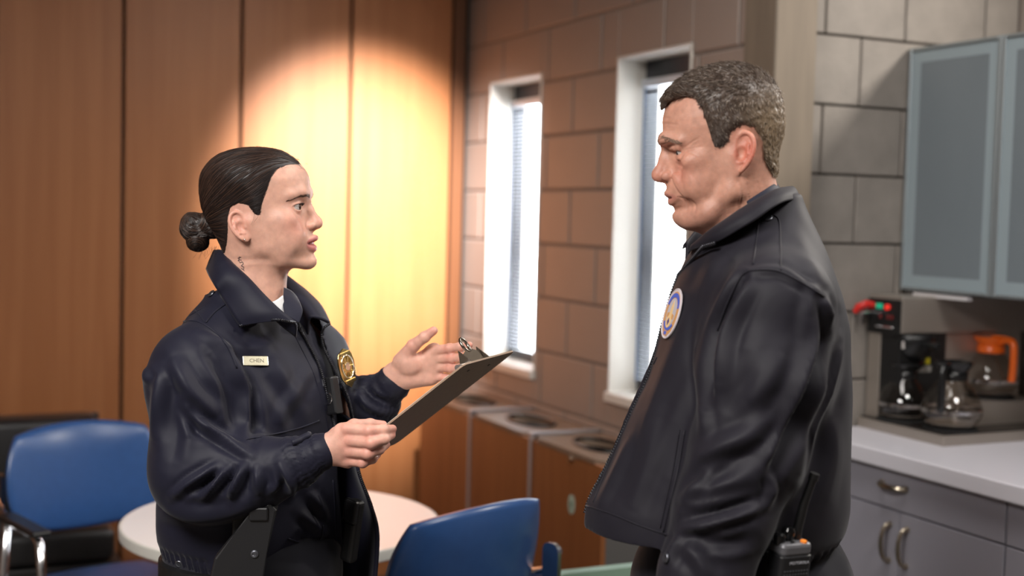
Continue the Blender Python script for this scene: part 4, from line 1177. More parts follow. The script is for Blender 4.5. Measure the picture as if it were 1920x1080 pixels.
MN = dict(tab=M_tab, fc=-4, nf=2.12, nb=2.05, dome=(74, 145, -4),
    ramus=(4, 5, 64), gonion=(16, -48, 56), jawmid=(55, -74, 42), chinside=(86, -78, 16), jr=(10, 14, 15, 13),
    zyg=(66, 10, 54), zygr=(20, 13, 13), cheek=(66, -26, 46), cheekr=(24, 26, 17),
    chin=(97, -73, 0), chinr=(16, 15, 19), floor=(52, -82, 0), floorr=(46, 22, 40), muzzle=(92, -32, 0), muzzler=(24, 28, 31),
    neck=[((-2, -20, 0), (-26, -200, 0), 49, 62), ((22, -80, 0), (-4, -200, 0), 46, 58)],
    brow=[(108, 52, 9), (104, 53, 28), (82, 44, 49)], browr=(8.5, 8.5, 7),
    socket=(105, 30, 33), socketr=(18, 12, 18), eye=(79, 29, 33), eyeR=12.2, ap=(6.2, 23, -2.2),
    nose=[((92, 26, 0), (98, -4, 0), 14, 19), ((106, 38, 0), (110, 22, 0), 7, 8.5), ((110, 22, 0), (123, 0, 0), 8.2, 9.8), ((123, 0, 0), (123.8, -2.5, 0), 9.8, 9.8), ((118, -7, 0), (110, -11, 0), 6.2, 6.5)],
    wing=(110, -6, 15), wingr=(10, 8, 6.5), nostril=(116, -15, 7), nostrilr=(5.5, 3.5, 3.2), wingcrease=[(103, 3, 20), (100, -6, 21.5), (103, -14, 18)],
    ulip=([(115, -33, 0), (114, -33, 7), (109, -35, 16), (97, -39, 26)], [3.4, 3.4, 2.8, 1.8]),
    llip=([(110.5, -48, 0), (110, -48, 8), (105, -46, 17), (97, -41, 26)], [4.0, 3.9, 3.2, 1.8]),
    mouth=([(119, -41, 0), (114, -41, 10), (107, -40.5, 18), (96, -40, 28)], [1.6, 1.5, 1.4, 1.2], 2.0),
    creases=[([(110, -62, 2), (105, -62, 14), (98, -60, 22)], 1.6, 5)],
    ridges=[([(98, -6, 30), (92, -22, 37), (84, -40, 41)], 2.5, 12)],
    lidfold=[(98, 38, 20), (86, 34, 45)], lidfoldr=4.6, bag=(85.5, 17.5, 36), bagr=(6, 4, 12),
    ear=(-5, 6, 73), ears=1.14, earlean=17, earflare=26)
M_skin_m = skin_mat('skin_ruddy', 0.52, 420, 0.0011, 0.3)
M_hair_m = hair_mat('hair_grey_brown', None, None, 0.45)
MY = 2.06
tau, psi = math.radians(11), math.radians(-6)
f_ = np.array([-math.cos(tau) * math.cos(psi), -math.cos(tau) * math.sin(psi), -math.sin(tau)])
r_ = np.array([math.sin(psi), -math.cos(psi), 0.0]); u_ = np.cross(r_, f_)
if u_[2] < 0: u_ = -u_
FM = Frame((0, 0, 0), f_, u_, r_)
FM.o = P(1384, 298, MY - 0.073) - FM.d((0.0, 0.0, 0.073))
gM, gM0 = build_head(MN)
HM_poly = [(160, 128), (110, 118), (100, 104), (84, 112), (62, 112), (48, 104), (42, 84), (40, 66), (36, 46), (33, 24), (22, 22), (10, 30), (2, 44), (-14, 50), (-30, 44), (-42, 22), (-40, -4), (-46, -24), (-54, -36), (-120, -40), (-140, 175), (160, 175)]
def hair_m():
    F, U, R = np.meshgrid(*gM.ax, indexing='ij', sparse=True)
    sdp = sd_poly(F[:, :, 0], U[:, :, 0], HM_poly)[:, :, None].astype(np.float32)
    top = np.clip((U - 70) / 60, 0, 1) * (0.5 + 0.5 * np.clip((F + 40) / 90, 0, 1))
    th = 1.0 + np.clip(-sdp * 0.5, 0, 5.0) + top * 8.0
    v = smax(gM0 - th, sdp, 3.0)
    gh = Grid((-150, -190, -100), (150, 172, 100), gM.h); gh.v = v.astype(np.float32)
    return gh
gHM = hair_m()
MHV, MHQ = gHM.mesh(); MHV = laplace(MHV, MHQ, 2, 0.5)
def head_finish_m():
    V, Q = gM.mesh(); V = laplace(V, Q, 1, 0.35); V = grooves(V, Q, M_GROOVES)
    f, u, r = V.T; ar = np.abs(r)
    base = np.array(srgb(194, 143, 122)[:3]); col = np.tile(base, (len(V), 1))
    def blend(w, c):
        nonlocal col
        w = np.clip(w, 0, 1)[:, None]; col = col * (1 - w) + np.array(srgb(*c)[:3]) * w
    g_ = lambda a, b, c, s: np.exp(-(((f - a) ** 2 + (u - b) ** 2 + (ar - c) ** 2) / (2 * s * s)))
    blend(0.5 * g_(86, -4, 44, 18), (188, 112, 94)); blend(0.5 * g_(128, -2, 0, 14), (190, 116, 98))
    blend(0.75 * g_(-14, 8, 86, 20) * np.clip((14 - f) / 10, 0, 1) * np.clip((ar - 70) / 5, 0, 1), (198, 104, 84))
    blend(0.45 / (1 + np.exp((u + 62) / 6)) * (f > 30), (172, 124, 108))
    lip = 1.0 / (1 + np.exp((np.abs(u + 41) - (10.5 * np.sqrt(np.clip(1 - (ar / 28) ** 2, 0, 1)))) / 1.0)) * (f > 95)
    blend(0.6 * lip, (172, 106, 96))
    v2 = vnoise(V / 9.0, 3) * 0.5 + vnoise(V / 4.0, 4) * 0.5
    col = col * (1 + 0.09 * v2[:, None])
    return V, Q, col

# ================================================================ hair, brows, lashes
def tri_sample(V, Q, n, mask_fn=None, rng=RNG):
    a = V[Q[:, 0]]; c = V[Q[:, 2]]; b = V[Q[:, 1]]; d = V[Q[:, 3]]
    ar = np.linalg.norm(np.cross(c - a, d - b), axis=1)
    if mask_fn is not None: ar = ar * mask_fn((a + b + c + d) / 4)
    i = rng.choice(len(Q), n, p=ar / ar.sum())
    s, t = rng.random((2, n, 1))
    p = (a[i] * (1 - s) + b[i] * s) * (1 - t) + (d[i] * (1 - s) + c[i] * s) * t
    N = np.cross(c - a, d - b)[i]; N /= np.linalg.norm(N, axis=1, keepdims=True) + 1e-9
    return p, N
def follow(bvh, p0, N0, dirfn, n, step, lift):
    """walk along a surface; returns (ns, n, 3)"""
    out = np.zeros((len(p0), n, 3))
    for i in range(len(p0)):
        p = Vector(p0[i]); nv = Vector(N0[i])
        for k in range(n):
            out[i, k] = p + nv * (lift[k] if hasattr(lift, '__len__') else lift)
            d = Vector(dirfn(np.array(p))); d = d - nv * d.dot(nv)
            if d.length < 1e-6: d = Vector((0, -1, 0))
            d.normalize(); q = p + d * (step[i] if hasattr(step, '__len__') else step)
            hit = bvh.find_nearest(q)
            if hit[0] is None: break
            p, nv = hit[0], hit[1]
            if nv.dot(Vector(N0[i])) < -0.99: nv = -nv
    return out
def join_np(parts):
    Vs, Qs, Cs = [], [], []; o = 0
    for V, Q, C in parts:
        Vs.append(V); Qs.append(Q + o); Cs.append(np.broadcast_to(C, (len(V), 3))); o += len(V)
    return np.concatenate(Vs), np.concatenate(Qs), np.concatenate(Cs)

# ---- woman: sleek hair drawn back into a low bun
def woman_hair():
    N = vnormals(HV, HQ)
    f, u, r = HV.T
    # combed relief running towards the bun
    ang = np.arctan2(u - BUN[1], f - BUN[0]); rad = np.hypot(u - BUN[1], f - BUN[0])
    comb = vnoise(np.stack([ang * 34, rad * 0.012, r * 0.10], 1), 5) * 0.6 + vnoise(np.stack([ang * 75, rad * 0.02, r * 0.2], 1), 6) * 0.4
    V = HV + N * (comb * 0.55)[:, None]
    c0 = np.array(srgb(30, 21, 19)[:3]); c1 = np.array(srgb(48, 33, 27)[:3])
    C = c0 + (c1 - c0) * np.clip(comb * 0.6 + 0.25, 0, 1)[:, None]
    parts = [(V, HQ, C)]
    bvh = BVHTree.FromPolygons([tuple(v) for v in V], [tuple(q) for q in HQ])
    p0, n0 = tri_sample(V, HQ, 1500, lambda c: (c[:, 0] > -60) * (np.abs(c[:, 2]) > -1) * (0.4 + (c[:, 2] > 0)))
    def dirfn(p):
        d = BUN - p
        if p[0] > 20: d = d + np.array([0, 0.15 * (p[0] - 20), np.sign(p[2] + 1e-6) * 12])
        return d
    L = follow(bvh, p0, n0, dirfn, 12, RNG.uniform(4, 9, len(p0)), np.concatenate([[0.0], np.full(10, 0.55), [0.0]]))
    SV, SQ = strand_mesh(L, np.concatenate([[0.15], np.full(10, 0.42), [0.1]]))
    cs = c0 * 0.8 + (np.array(srgb(78, 54, 42)[:3]) - c0) * (RNG.random((len(L), 1)) ** 2.2)
    parts.append((SV, SQ, np.repeat(cs, 36, 0)))
    # fine hairs along the hairline, rooted in the skin
    hl = catmull([(98, 103, 0), (92, 106, 22), (76, 107, 40), (58, 101, 53), (47, 84, 64), (40, 64, 69), (31, 42, 71), (26, 20, 71)], 30)
    hb_ = BVHTree.FromPolygons([tuple(v) for v in WHV], [tuple(q_) for q_ in WHQ])
    st, nn = [], []
    for s in (1, -1):
        for i in range(520 if s > 0 else 200):
            c = hl[RNG.integers(0, len(hl))] * (1, 1, s) + np.array([RNG.uniform(-3, 4.0), RNG.uniform(-3.5, 2), 0]); hh = hb_.find_nearest(Vector(c)); st.append(np.array(hh[0])); nn.append(np.array(hh[1]))
    L = follow(bvh, np.array(st), np.array(nn), dirfn, 12, RNG.uniform(1.6, 3.4, len(st)), np.concatenate([[0.0, 0.25], np.full(10, 0.7)]))
    SV, SQ = strand_mesh(L, np.concatenate([[0.10, 0.18], np.full(9, 0.24), [0.05]]))
    parts.append((SV, SQ, c0 * 1.3))
    # bun: coiled thick lock
    gb = Grid((-165, -75, -55), (-60, 55, 55), 1.6)
    gb.ell(BUN + (2, 2, 0), (22, 26, 28), 0)
    gb.ell(BUN + (10, -26, 0), (18, 16, 24), 6)
    gb.cone((-84, 4, 0), (-110, -2, 0), 26, 20, 8)
    BV, BQ = gb.mesh(); BN = vnormals(BV, BQ)
    q = BV - BUN
    a2 = np.arctan2(q[:, 1], q[:, 0]); sp = np.hypot(q[:, 1], q[:, 0])
    twist = np.sin(a2 * 2 + q[:, 2] * 0.16 + sp * 0.12)
    fine = vnoise(np.stack([a2 * 3 + q[:, 2] * 0.9, sp * 0.45, q[:, 2] * 0.15], 1), 9)
    BV = BV + BN * (1.6 * np.abs(twist) ** 0.5 + 0.9 * fine)[:, None]
    BC = c0 + (c1 - c0) * np.clip(0.3 + 0.5 * fine, 0, 1)[:, None]
    parts.append((BV, BQ, BC))
    # wound strands of the bun, following its surface
    bb = BVHTree.FromPolygons([tuple(v) for v in BV], [tuple(q) for q in BQ])
    p0, n0 = tri_sample(BV, BQ, 700, lambda c: (c[:, 0] < -96) * 1.0)
    ph = RNG.uniform(-0.35, 0.35, len(p0))
    def bdir(p):
        low = p[1] < BUN[1] - 18
        q = p - (BUN + ((10, -26, 0) if low else (2, 2, 0)))
        ax = np.array([0.35, 0.5, 0.8]) if not low else np.array([0.2, -0.5, 0.85])
        return np.cross(ax, q)
    L = follow(bb, p0, n0, bdir, 12, RNG.uniform(2.5, 4.5, len(p0)), np.concatenate([[0.0], np.full(10, 0.5), [0.0]]))
    SV, SQ = strand_mesh(L, np.concatenate([[0.2], np.full(10, 0.5), [0.15]]))
    cs = c0 * 0.8 + (np.array(srgb(80, 56, 42)[:3]) - c0) * (RNG.random((len(L), 1)) ** 2)
    parts.append((SV, SQ, np.repeat(cs, 36, 0)))
    # stray wisps at the nape, crown and before the ear
    LL = []
    for i in range(20):
        a = RNG.uniform(0, 1); st = np.array([-72 - 34 * a, -40 - 4 * RNG.random() + 6 * (1 - a), RNG.uniform(-10, 24)])
        d = np.array([RNG.uniform(-0.6, 0.5), -1, RNG.uniform(-0.1, 0.5)]); ln = RNG.uniform(10, 26); k = np.linspace(0, 1, 12)[:, None]
        LL.append(st + d * ln * k + np.array([-1, 0.2, 0]) * ln * 0.35 * k ** 2 * RNG.uniform(-1, 1))
    for i in range(40):
        t = RNG.uniform(0, 1); st = np.array([-30 + 120 * t, 143 - 22 * (t - 0.4) ** 2 * 4, RNG.uniform(-25, 25)])
        d = np.array([RNG.uniform(-1.2, 0.2), RNG.uniform(0.15, 0.5), RNG.uniform(-0.3, 0.3)]); ln = RNG.uniform(6, 16); k = np.linspace(0, 1, 12)[:, None]
        LL.append(st + d * ln * k - np.array([0, 1, 0]) * ln * 0.3 * k ** 2)
    for i in range(2):
        st = np.array([22 - 6 * i, 20 + 2 * RNG.random(), 71.5]); k = np.linspace(0, 1, 12)[:, None]; ln = RNG.uniform(12, 30)
        LL.append(st + np.array([-0.35 - 0.1 * i, -1, 0.10]) * ln * k + np.array([0.5, 0.1, 0]) * ln * 0.35 * np.sin(k * RNG.uniform(2, 4)))
    LL = np.array(LL); SV, SQ = strand_mesh(LL, np.concatenate([np.full(10, 0.22), [0.16, 0.08]]))
    parts.append((SV, SQ, c0))
    V, Q, C = join_np(parts)
    return FW.w(V), Q, C
# ---- man: short greying hair
def man_hair():
    N = vnormals(MHV, MHQ); f, u, r = MHV.T
    nz = vnoise(np.stack([f * 0.16, u * 0.16, r * 0.16], 1), 11); nf = vnoise(np.stack([f * 0.5, u * 0.22, r * 0.5], 1), 12)
    V = MHV + N * (nz * 0.9 + nf * 0.6)[:, None]
    def colour(f, u, n):
        top = np.array(srgb(80, 64, 53)[:3]); side = np.array(srgb(80, 70, 65)[:3]); back = np.array(srgb(132, 112, 88)[:3])  # back tone lightened: lamplight on the rear of the head painted in
        wb = np.clip((-f - 5) / 55, 0, 1)[:, None] * np.clip((115 - u) / 60, 0, 1)[:, None]; ws = np.clip((70 - u) / 50, 0, 1)[:, None] * (1 - wb)
        c = top * (1 - ws) + side * ws; c = c * (1 - wb) + back * wb
        return c * (1 + 0.35 * n[:, None])
    parts = [(V, MHQ, colour(f, u, nf * 0.6) * 0.72)]
    p0, n0 = tri_sample(V, MHQ, 20000, lambda c: (c[:, 2] > -25) * 1.0 + 0.15)
    top = np.clip((p0[:, 1] - 60) / 60, 0, 1)[:, None]
    # combed forward-up on top, down and back at the sides
    d = np.array([[-0.35, -0.85, 0.0]]) * (1 - top) + np.array([[0.75, 0.25, 0.0]]) * top
    d = d + np.stack([vnoise(p0 / 14, 21), vnoise(p0 / 14, 22), vnoise(p0 / 14, 23)], 1) * 0.55 + RNG.normal(0, 0.16, p0.shape)
    d = d - n0 * (d * n0).sum(1, keepdims=True); d /= np.linalg.norm(d, axis=1, keepdims=True) + 1e-9
    ln = RNG.uniform(4.5, 8, (len(p0), 1)) + top * RNG.uniform(3, 8, (len(p0), 1))
    k = np.linspace(0, 1, 4)[None, :, None]
    L = (p0 - n0 * 0.8)[:, None] + d[:, None] * ln[:, None] * k + n0[:, None] * ln[:, None] * (0.26 * k - 0.10 * k * k)
    SV, SQ = strand_mesh(L, np.array([0.36, 0.34, 0.25, 0.06]))
    cs = colour(p0[:, 0], p0[:, 1], RNG.uniform(-1, 1.2, len(p0)))
    grey = (RNG.random(len(p0)) < 0.16)[:, None]; cs = np.where(grey, cs * 0.4 + np.array(srgb(186, 172, 156)[:3]) * 0.6, cs)
    parts.append((SV, SQ, np.repeat(cs, 12, 0)))
    V, Q, C = join_np(parts)
    return FM.w(V), Q, C
def brow_strands(head_V, head_Q, path, width, n, length, seed, both=True):
    rng = np.random.default_rng(seed); bvh = BVHTree.FromPolygons([tuple(v) for v in head_V], [tuple(q) for q in head_Q])
    pc = catmull(path, 10); L = []
    for s in (1, -1):
        for i in range(n):
            t = rng.random() ** 0.9 * (len(pc) - 1.01); a = pc[int(t)] + (pc[int(t) + 1] - pc[int(t)]) * (t % 1)
            tan = pc[min(int(t) + 2, len(pc) - 1)] - pc[int(t)]; tan = tan / (np.linalg.norm(tan) + 1e-9)
            fr_ = t / len(pc); w = width * (1 - 0.6 * fr_)
            a = a + np.array([0, rng.uniform(-w, w), 0]); a = a * np.array([1, 1, s]); tn = tan * np.array([1, 1, s])
            d = tn * 1.0 + np.array([0, (0.9 - 1.5 * fr_) * 0.7 + rng.normal(0, 0.15), 0])
            pts = []
            for k in range(4):
                q = a + d * length * k / 3; h = bvh.find_nearest(q)
                pts.append(np.array(h[0]) + np.array(h[1]) * (0.15 + 0.35 * math.sin(k / 3 * 2.6)))
            L.append(pts)
    return strand_mesh(np.array(L), np.array([0.28, 0.30, 0.22, 0.06]))
def lashes(c, R, side, ap_h, ap_w, drop, n, ln, rad):
    a = math.radians(24) * side; L = []
    for i in range(n):
        t = -1 + 2 * (i + 0.5) / n
        z = t * ap_w / 2; y = drop + ap_h / 2 * math.sqrt(max(0, 1 - t * t)) * 0.92
        x = math.sqrt(max((R + 1.3) ** 2 - z * z - y * y, 1))
        b = np.array([x, y, z]); d = np.array([1.0, 0.22, 0.5 * t]); pts = [b + d * ln * k / 3 + np.array([0, 1, 0]) * ln * 0.35 * (k / 3) ** 2 for k in range(4)]
        pts = [np.array([math.cos(a) * q[0] - math.sin(a) * q[2], q[1], math.sin(a) * q[0] + math.cos(a) * q[2]]) + np.array(c) for q in pts]
        L.append(pts)
    return strand_mesh(np.array(L), np.array([rad, rad * 0.9, rad * 0.6, rad * 0.2]))
WHV, WHQ, WHC = head_finish_w(); 
MHV_, MHQ_, MHC_ = head_finish_m()

# ================================================================ bodies and uniforms
def loft_fn(axis, fd, ld, tab, n=2.2, lean=(0.0, 0.0), zref=1.2):
    """tab rows: (z, front, back, half width) in metres from the axis"""
    tab = np.array(sorted(tab), float); z0, z1 = tab[0, 0], tab[-1, 0]
    uu = np.linspace(z0, z1, 500); cols = []
    for c in (1, 2, 3):
        y = np.interp(uu, tab[:, 0], tab[:, c]); k = np.hanning(41); k /= k.sum()
        cols.append(np.convolve(np.pad(y, 20, 'edge'), k, 'valid'))
    def fn(X, Y, Z):
        x = X - axis[0] - lean[0] * (Z - zref); y = Y - axis[1] - lean[1] * (Z - zref)
        f = x * fd[0] + y * fd[1]; l = x * ld[0] + y * ld[1]
        zz = np.clip(Z, z0, z1); ff, fb, w = [np.interp(zz, uu, c).astype(np.float32) for c in cols]
        c = (ff + fb) / 2; a = (ff - fb) / 2; df = f - c
        rho = ((np.abs(df) / a) ** n + (np.abs(l) / w) ** n) ** (1 / n) + 1e-6
        ln = np.sqrt(df * df + l * l)
        d = ln * (1 - 1 / rho); d = np.where(ln < 0.004, -np.minimum(a, w), d)
        return np.maximum(d, np.maximum(Z - z1, z0 - Z))
    return fn
def bvh_of(V, Q): return BVHTree.FromPolygons([tuple(v) for v in V], [tuple(q) for q in Q])
def hit(bvh, px, py):
    d = P(px, py, 1.0) - CAM
    h = bvh.ray_cast(Vector(CAM), Vector(d))
    if h[0] is None: return None, None
    n = np.array(h[1])
    if n @ d > 0: n = -n
    return np.array(h[0]), n
def hit_path(bvh, pts, lift=0.0, n=6, fallback=None):
    out = []
    for px, py in catmull(pts, n):
        p, nn = hit(bvh, px, py)
        if p is None:
            if fallback is None: continue
            p = P(px, py, fallback); nn = np.array([0, -1, 0.0])
        out.append(p + nn * lift)
    return out
def hit_clean(bvh, pts, lo, hi, lift=0.002, n=6):
    """path on a surface; depths outside the range are bridged from their neighbours"""
    c = catmull(pts, n); ys = np.full(len(c), np.nan)
    for i, (px, py) in enumerate(c):
        p, _ = hit(bvh, px, py)
        if p is not None and lo < p[1] < hi: ys[i] = p[1]
    ok = ~np.isnan(ys)
    if ok.sum() < 2: ys[:] = (lo + hi) / 2
    else: ys = np.interp(np.arange(len(c)), np.where(ok)[0], ys[ok])
    k = np.ones(5) / 5; ys = np.convolve(np.pad(ys, 2, 'edge'), k, 'valid')
    return [P(px, py, y - lift) for (px, py), y in zip(c, ys)]
def folds(V, Q, lst, noise=()):
    """raise and sink cloth along drawn fold lines on the side that faces the viewer's side of the figure"""
    N = vnormals(V, Q); px = proj(V); D = np.zeros(len(V))
    face = np.clip(-(N * (V - CAM)).sum(1) / np.linalg.norm(V - CAM, axis=1) * 2.2 + 0.15, 0, 1)
    for pts, w, hgt in lst:
        c = catmull(pts, 8); lo = c.min(0) - 3.2 * w; hi = c.max(0) + 3.2 * w
        ii = np.where(((px > lo) & (px < hi)).all(1) & (face > 0))[0]
        if len(ii) == 0: continue
        q = px[ii]; best = np.full(len(ii), 1e9); tt = np.zeros(len(ii)); sd = np.zeros(len(ii))
        for k in range(len(c) - 1):
            a, b = c[k], c[k + 1]; e = b - a; t = np.clip(((q - a) @ e) / (e @ e + 1e-9), 0, 1)
            r = q - a - t[:, None] * e; d = np.hypot(r[:, 0], r[:, 1]); m_ = d < best
            best = np.where(m_, d, best); tt = np.where(m_, (k + t) / (len(c) - 1), tt)
            sd = np.where(m_, e[0] * r[:, 1] - e[1] * r[:, 0], sd)
        fade = np.sin(np.clip(tt, 0.03, 0.97) * math.pi) ** 0.7
        x = best / w
        prof = np.exp(-x ** 1.6) - 0.42 * np.exp(-((x - 1.7) ** 2) * 1.8)
        D[ii] += hgt * fade * prof * face[ii]
    for sc, amp, seed in noise:
        D += amp * vnoise(V * np.array(sc), seed)
    return V + N * D[:, None]
def cloth_mat(name, c1, c2, rough, sheen=0.25, weave=1500):
    mt = bpy.data.materials.new(name); mt.use_nodes = True; nt = mt.node_tree; b = nt.nodes['Principled BSDF']
    tc = nt.nodes.new('ShaderNodeTexCoord'); nz = nt.nodes.new('ShaderNodeTexNoise'); nz.inputs['Scale'].default_value = 25; nz.inputs['Detail'].default_value = 5
    nt.links.new(tc.outputs['Object'], nz.inputs['Vector'])
    rp = nt.nodes.new('ShaderNodeValToRGB'); rp.color_ramp.elements[0].color = c1; rp.color_ramp.elements[1].color = c2
    nt.links.new(nz.outputs['Fac'], rp.inputs[0]); nt.links.new(rp.outputs[0], b.inputs['Base Color'])
    b.inputs['Roughness'].default_value = rough; b.inputs['Specular IOR Level'].default_value = 0.22
    b.inputs['Sheen Weight'].default_value = sheen; b.inputs['Sheen Roughness'].default_value = 0.4
    n2 = nt.nodes.new('ShaderNodeTexNoise'); n2.inputs['Scale'].default_value = weave; n2.inputs['Detail'].default_value = 2
    nt.links.new(tc.outputs['Object'], n2.inputs['Vector'])
    bp = nt.nodes.new('ShaderNodeBump'); bp.inputs['Strength'].default_value = 0.12; bp.inputs['Distance'].default_value = 0.0006
    nt.links.new(n2.outputs['Fac'], bp.inputs['Height']); nt.links.new(bp.outputs[0], b.inputs['Normal'])
    return mt
M_jack_w = cloth_mat('navy_nylon', srgb(23, 23, 36), srgb(26, 26, 40), 0.58, 0.08)
M_jack_m = cloth_mat('black_softshell', srgb(27, 25, 32), srgb(30, 28, 36), 0.62, 0.08)
M_shirt = cloth_mat('navy_shirt', srgb(28, 28, 42), srgb(32, 32, 46), 0.7)
M_trous = cloth_mat('navy_trousers', srgb(24, 24, 32), srgb(28, 28, 36), 0.75)
M_tee = cloth_mat('white_cotton', srgb(222, 222, 222), srgb(228, 228, 228), 0.8)
M_zip = mat('zip_teeth', srgb(44, 44, 50), 0.3, 0.6)
M_shoe = mat('boot_leather', srgb(18, 18, 18), 0.35)
M_belt = mat('duty_belt', srgb(17, 17, 18), 0.5, bump=((900, 900, 900), 0.2, 0.0008))
M_holst = mat('holster_polymer', srgb(24, 24, 26), 0.42)
M_snap = mat('snap_button', srgb(120, 122, 130), 0.3, 0.9)

def patch(name, rows, thick, material, parent, nu=6, nv=4, round_edge=True):
    """sheet through a grid of points, given thickness"""
    R = [catmull(r, nu) for r in rows]; G = np.array(R)                    # rows x cols x 3
    G = np.array([catmull(G[:, j], nv) for j in range(G.shape[1])])        # cols x rows x 3
    a, b, _ = G.shape; du = np.gradient(G, axis=0); dv = np.gradient(G, axis=1); N = np.cross(du, dv); N /= np.linalg.norm(N, axis=2, keepdims=True) + 1e-9
    T = thick / 2 * N
    V = np.concatenate([(G + T).reshape(-1, 3), (G - T).reshape(-1, 3)]); ix = np.arange(a * b).reshape(a, b); o = a * b
    Q = [np.stack([ix[:-1, :-1], ix[1:, :-1], ix[1:, 1:], ix[:-1, 1:]], -1).reshape(-1, 4)]
    Q.append(Q[0][:, ::-1] + o)
    rim = np.concatenate([ix[:-1, 0], ix[-1, :-1], ix[:0:-1, -1], ix[0, :0:-1]]); r2 = np.roll(rim, -1)
    Q.append(np.stack([rim, rim + o, r2 + o, r2], 1)); Q = np.concatenate(Q)
    me = mesh_np(name, V, Q)
    return link(name, me, material, parent), G
def zipper(name, pts, parent, spacing=0.0034, w=0.0032):
    """tape with individual teeth along a path"""
    p = catmull(pts, 4) if len(pts) < 40 else np.array(pts)
    seg = np.linalg.norm(np.diff(p, axis=0), axis=1); s = np.concatenate([[0], np.cumsum(seg)]); n = max(int(s[-1] / spacing), 4)
    q = np.stack([np.interp(np.linspace(0, s[-1], n), s, p[:, i]) for i in range(3)], 1)
    o = MB().tube(q[::2], 0.0020, 6).obj(name, M_blackm, parent, smooth=True)
    T = np.gradient(q, axis=0); T /= np.linalg.norm(T, axis=1, keepdims=True) + 1e-9
    V = []; Q = []
    view = CAM - q; view /= np.linalg.norm(view, axis=1, keepdims=True); S = np.cross(T, view); S /= np.linalg.norm(S, axis=1, keepdims=True) + 1e-9; U = np.cross(S, T)
    cube = np.array([(a, b, c) for a in (-1, 1) for b in (-1, 1) for c in (-1, 1)], float); fq = np.array([(0, 1, 3, 2), (4, 6, 7, 5), (0, 4, 5, 1), (2, 3, 7, 6), (0, 2, 6, 4), (1, 5, 7, 3)])
    for i in range(n):
        V.append(q[i] + (cube[:, :1] * T[i] * spacing * 0.30 + cube[:, 1:2] * S[i] * w * 0.75 + cube[:, 2:] * U[i] * 0.0024)); Q.append(fq + 8 * i)
    t = link('zip_teeth', mesh_np('zip_teeth', np.concatenate(V), np.concatenate(Q), False), M_zip, parent); t['kind'] = 'stuff'
    return o
def seam(name, bvh, pts, parent, material, r=0.0012, lift=0.0004, n=5):
    q = hit_path(bvh, pts, lift, n)
    if len(q) < 3: return None
    return MB().tube(q, r, 6).obj(name, material, parent, smooth=True)
def on_surface(bvh, px, py, lift, up_px=(0, -10)):
    """frame lying on a surface: origin, x (right), y (up), z (normal)"""
    p, n = hit(bvh, px, py)
    if p is None:
        h = bvh.find_nearest(Vector(P(px, py, 2.25))); p, n = np.array(h[0]), np.array(h[1])
        if n @ (p - CAM) > 0: n = -n
    q = P(px + up_px[0], py + up_px[1], p[1])
    y = q - p; y = y - n * (y @ n); y /= np.linalg.norm(y); x = np.cross(y, n)
    return p + n * lift, x, y, n
def snap_btn(bvh, px, py, parent, r=0.0075):
    o, x, y, z = on_surface(bvh, px, py, 0.0006)
    b = MB().lathe([(0.0, 0.0), (r, 0.0), (r * 1.02, 0.0012), (r * 0.8, 0.0026), (r * 0.62, 0.0018), (r * 0.3, 0.0018), (0.0, 0.0020)], 18, cap=False).obj('snap_button', M_snap, parent, smooth=True)
    b.matrix_world = frame_matrix(o, x, y, z)
def limb_grid(lo, hi, h, items, k):
    g = Grid(lo, hi, h)
    for a, b, ra, rb in items: g.cone(a, b, ra, rb, k)
    return g
def hand(joints, palm, h=0.0014, extra=(), web=None):
    """joints: list of (points, radii); palm: list of cones (a,b,ra,rb)"""
    allp = np.array([p for c, _ in joints for p in c] + [p for a, b, _, _ in palm for p in (a, b)])
    g = Grid(allp.min(0) - 0.022, allp.max(0) + 0.022, h)
    for a, b, ra, rb in palm: g.cone(a, b, ra, rb, 0.012)
    for c, r, kk in extra: g.ell(c, r, kk)
    tmp = []
    for c, r in joints:
        gi = Grid(g.lo, g.lo + g.h * (g.n - 1), h)
        cc = [np.array(x) for x in c]
        for i in range(len(cc) - 1): gi.cone(cc[i], cc[i + 1], r[i], r[i + 1], 0.0035)
        for i in range(1, len(cc) - 1): gi.ell(cc[i], (r[i] * 1.04,) * 3, 0.003)     # knuckles
        tmp.append(gi.v)
    for v in tmp:
        if v.shape != g.v.shape: v = v[:g.v.shape[0], :g.v.shape[1], :g.v.shape[2]]
        k = 0.0045; hh = np.maximum(k - np.abs(g.v - v), 0) / k; g.v = np.minimum(g.v, v) - hh * hh * k * 0.25
    V, Q = g.mesh(); return laplace(V, Q, 2, 0.4), Q
def person_root(name, x, y, label):
    o = empty(name, (0, 0, 0)); tag(o, label, 'person'); o['_x'] = x; o['_y'] = y; return o
def reparent(root):
    """children were made in world coordinates: keep them there under the root"""
    root.location = (root['_x'], root['_y'], 0); del root['_x']; del root['_y']
    M = Matrix.Translation(root.location).inverted()
    for c in list(root.children): c.matrix_parent_inverse = M
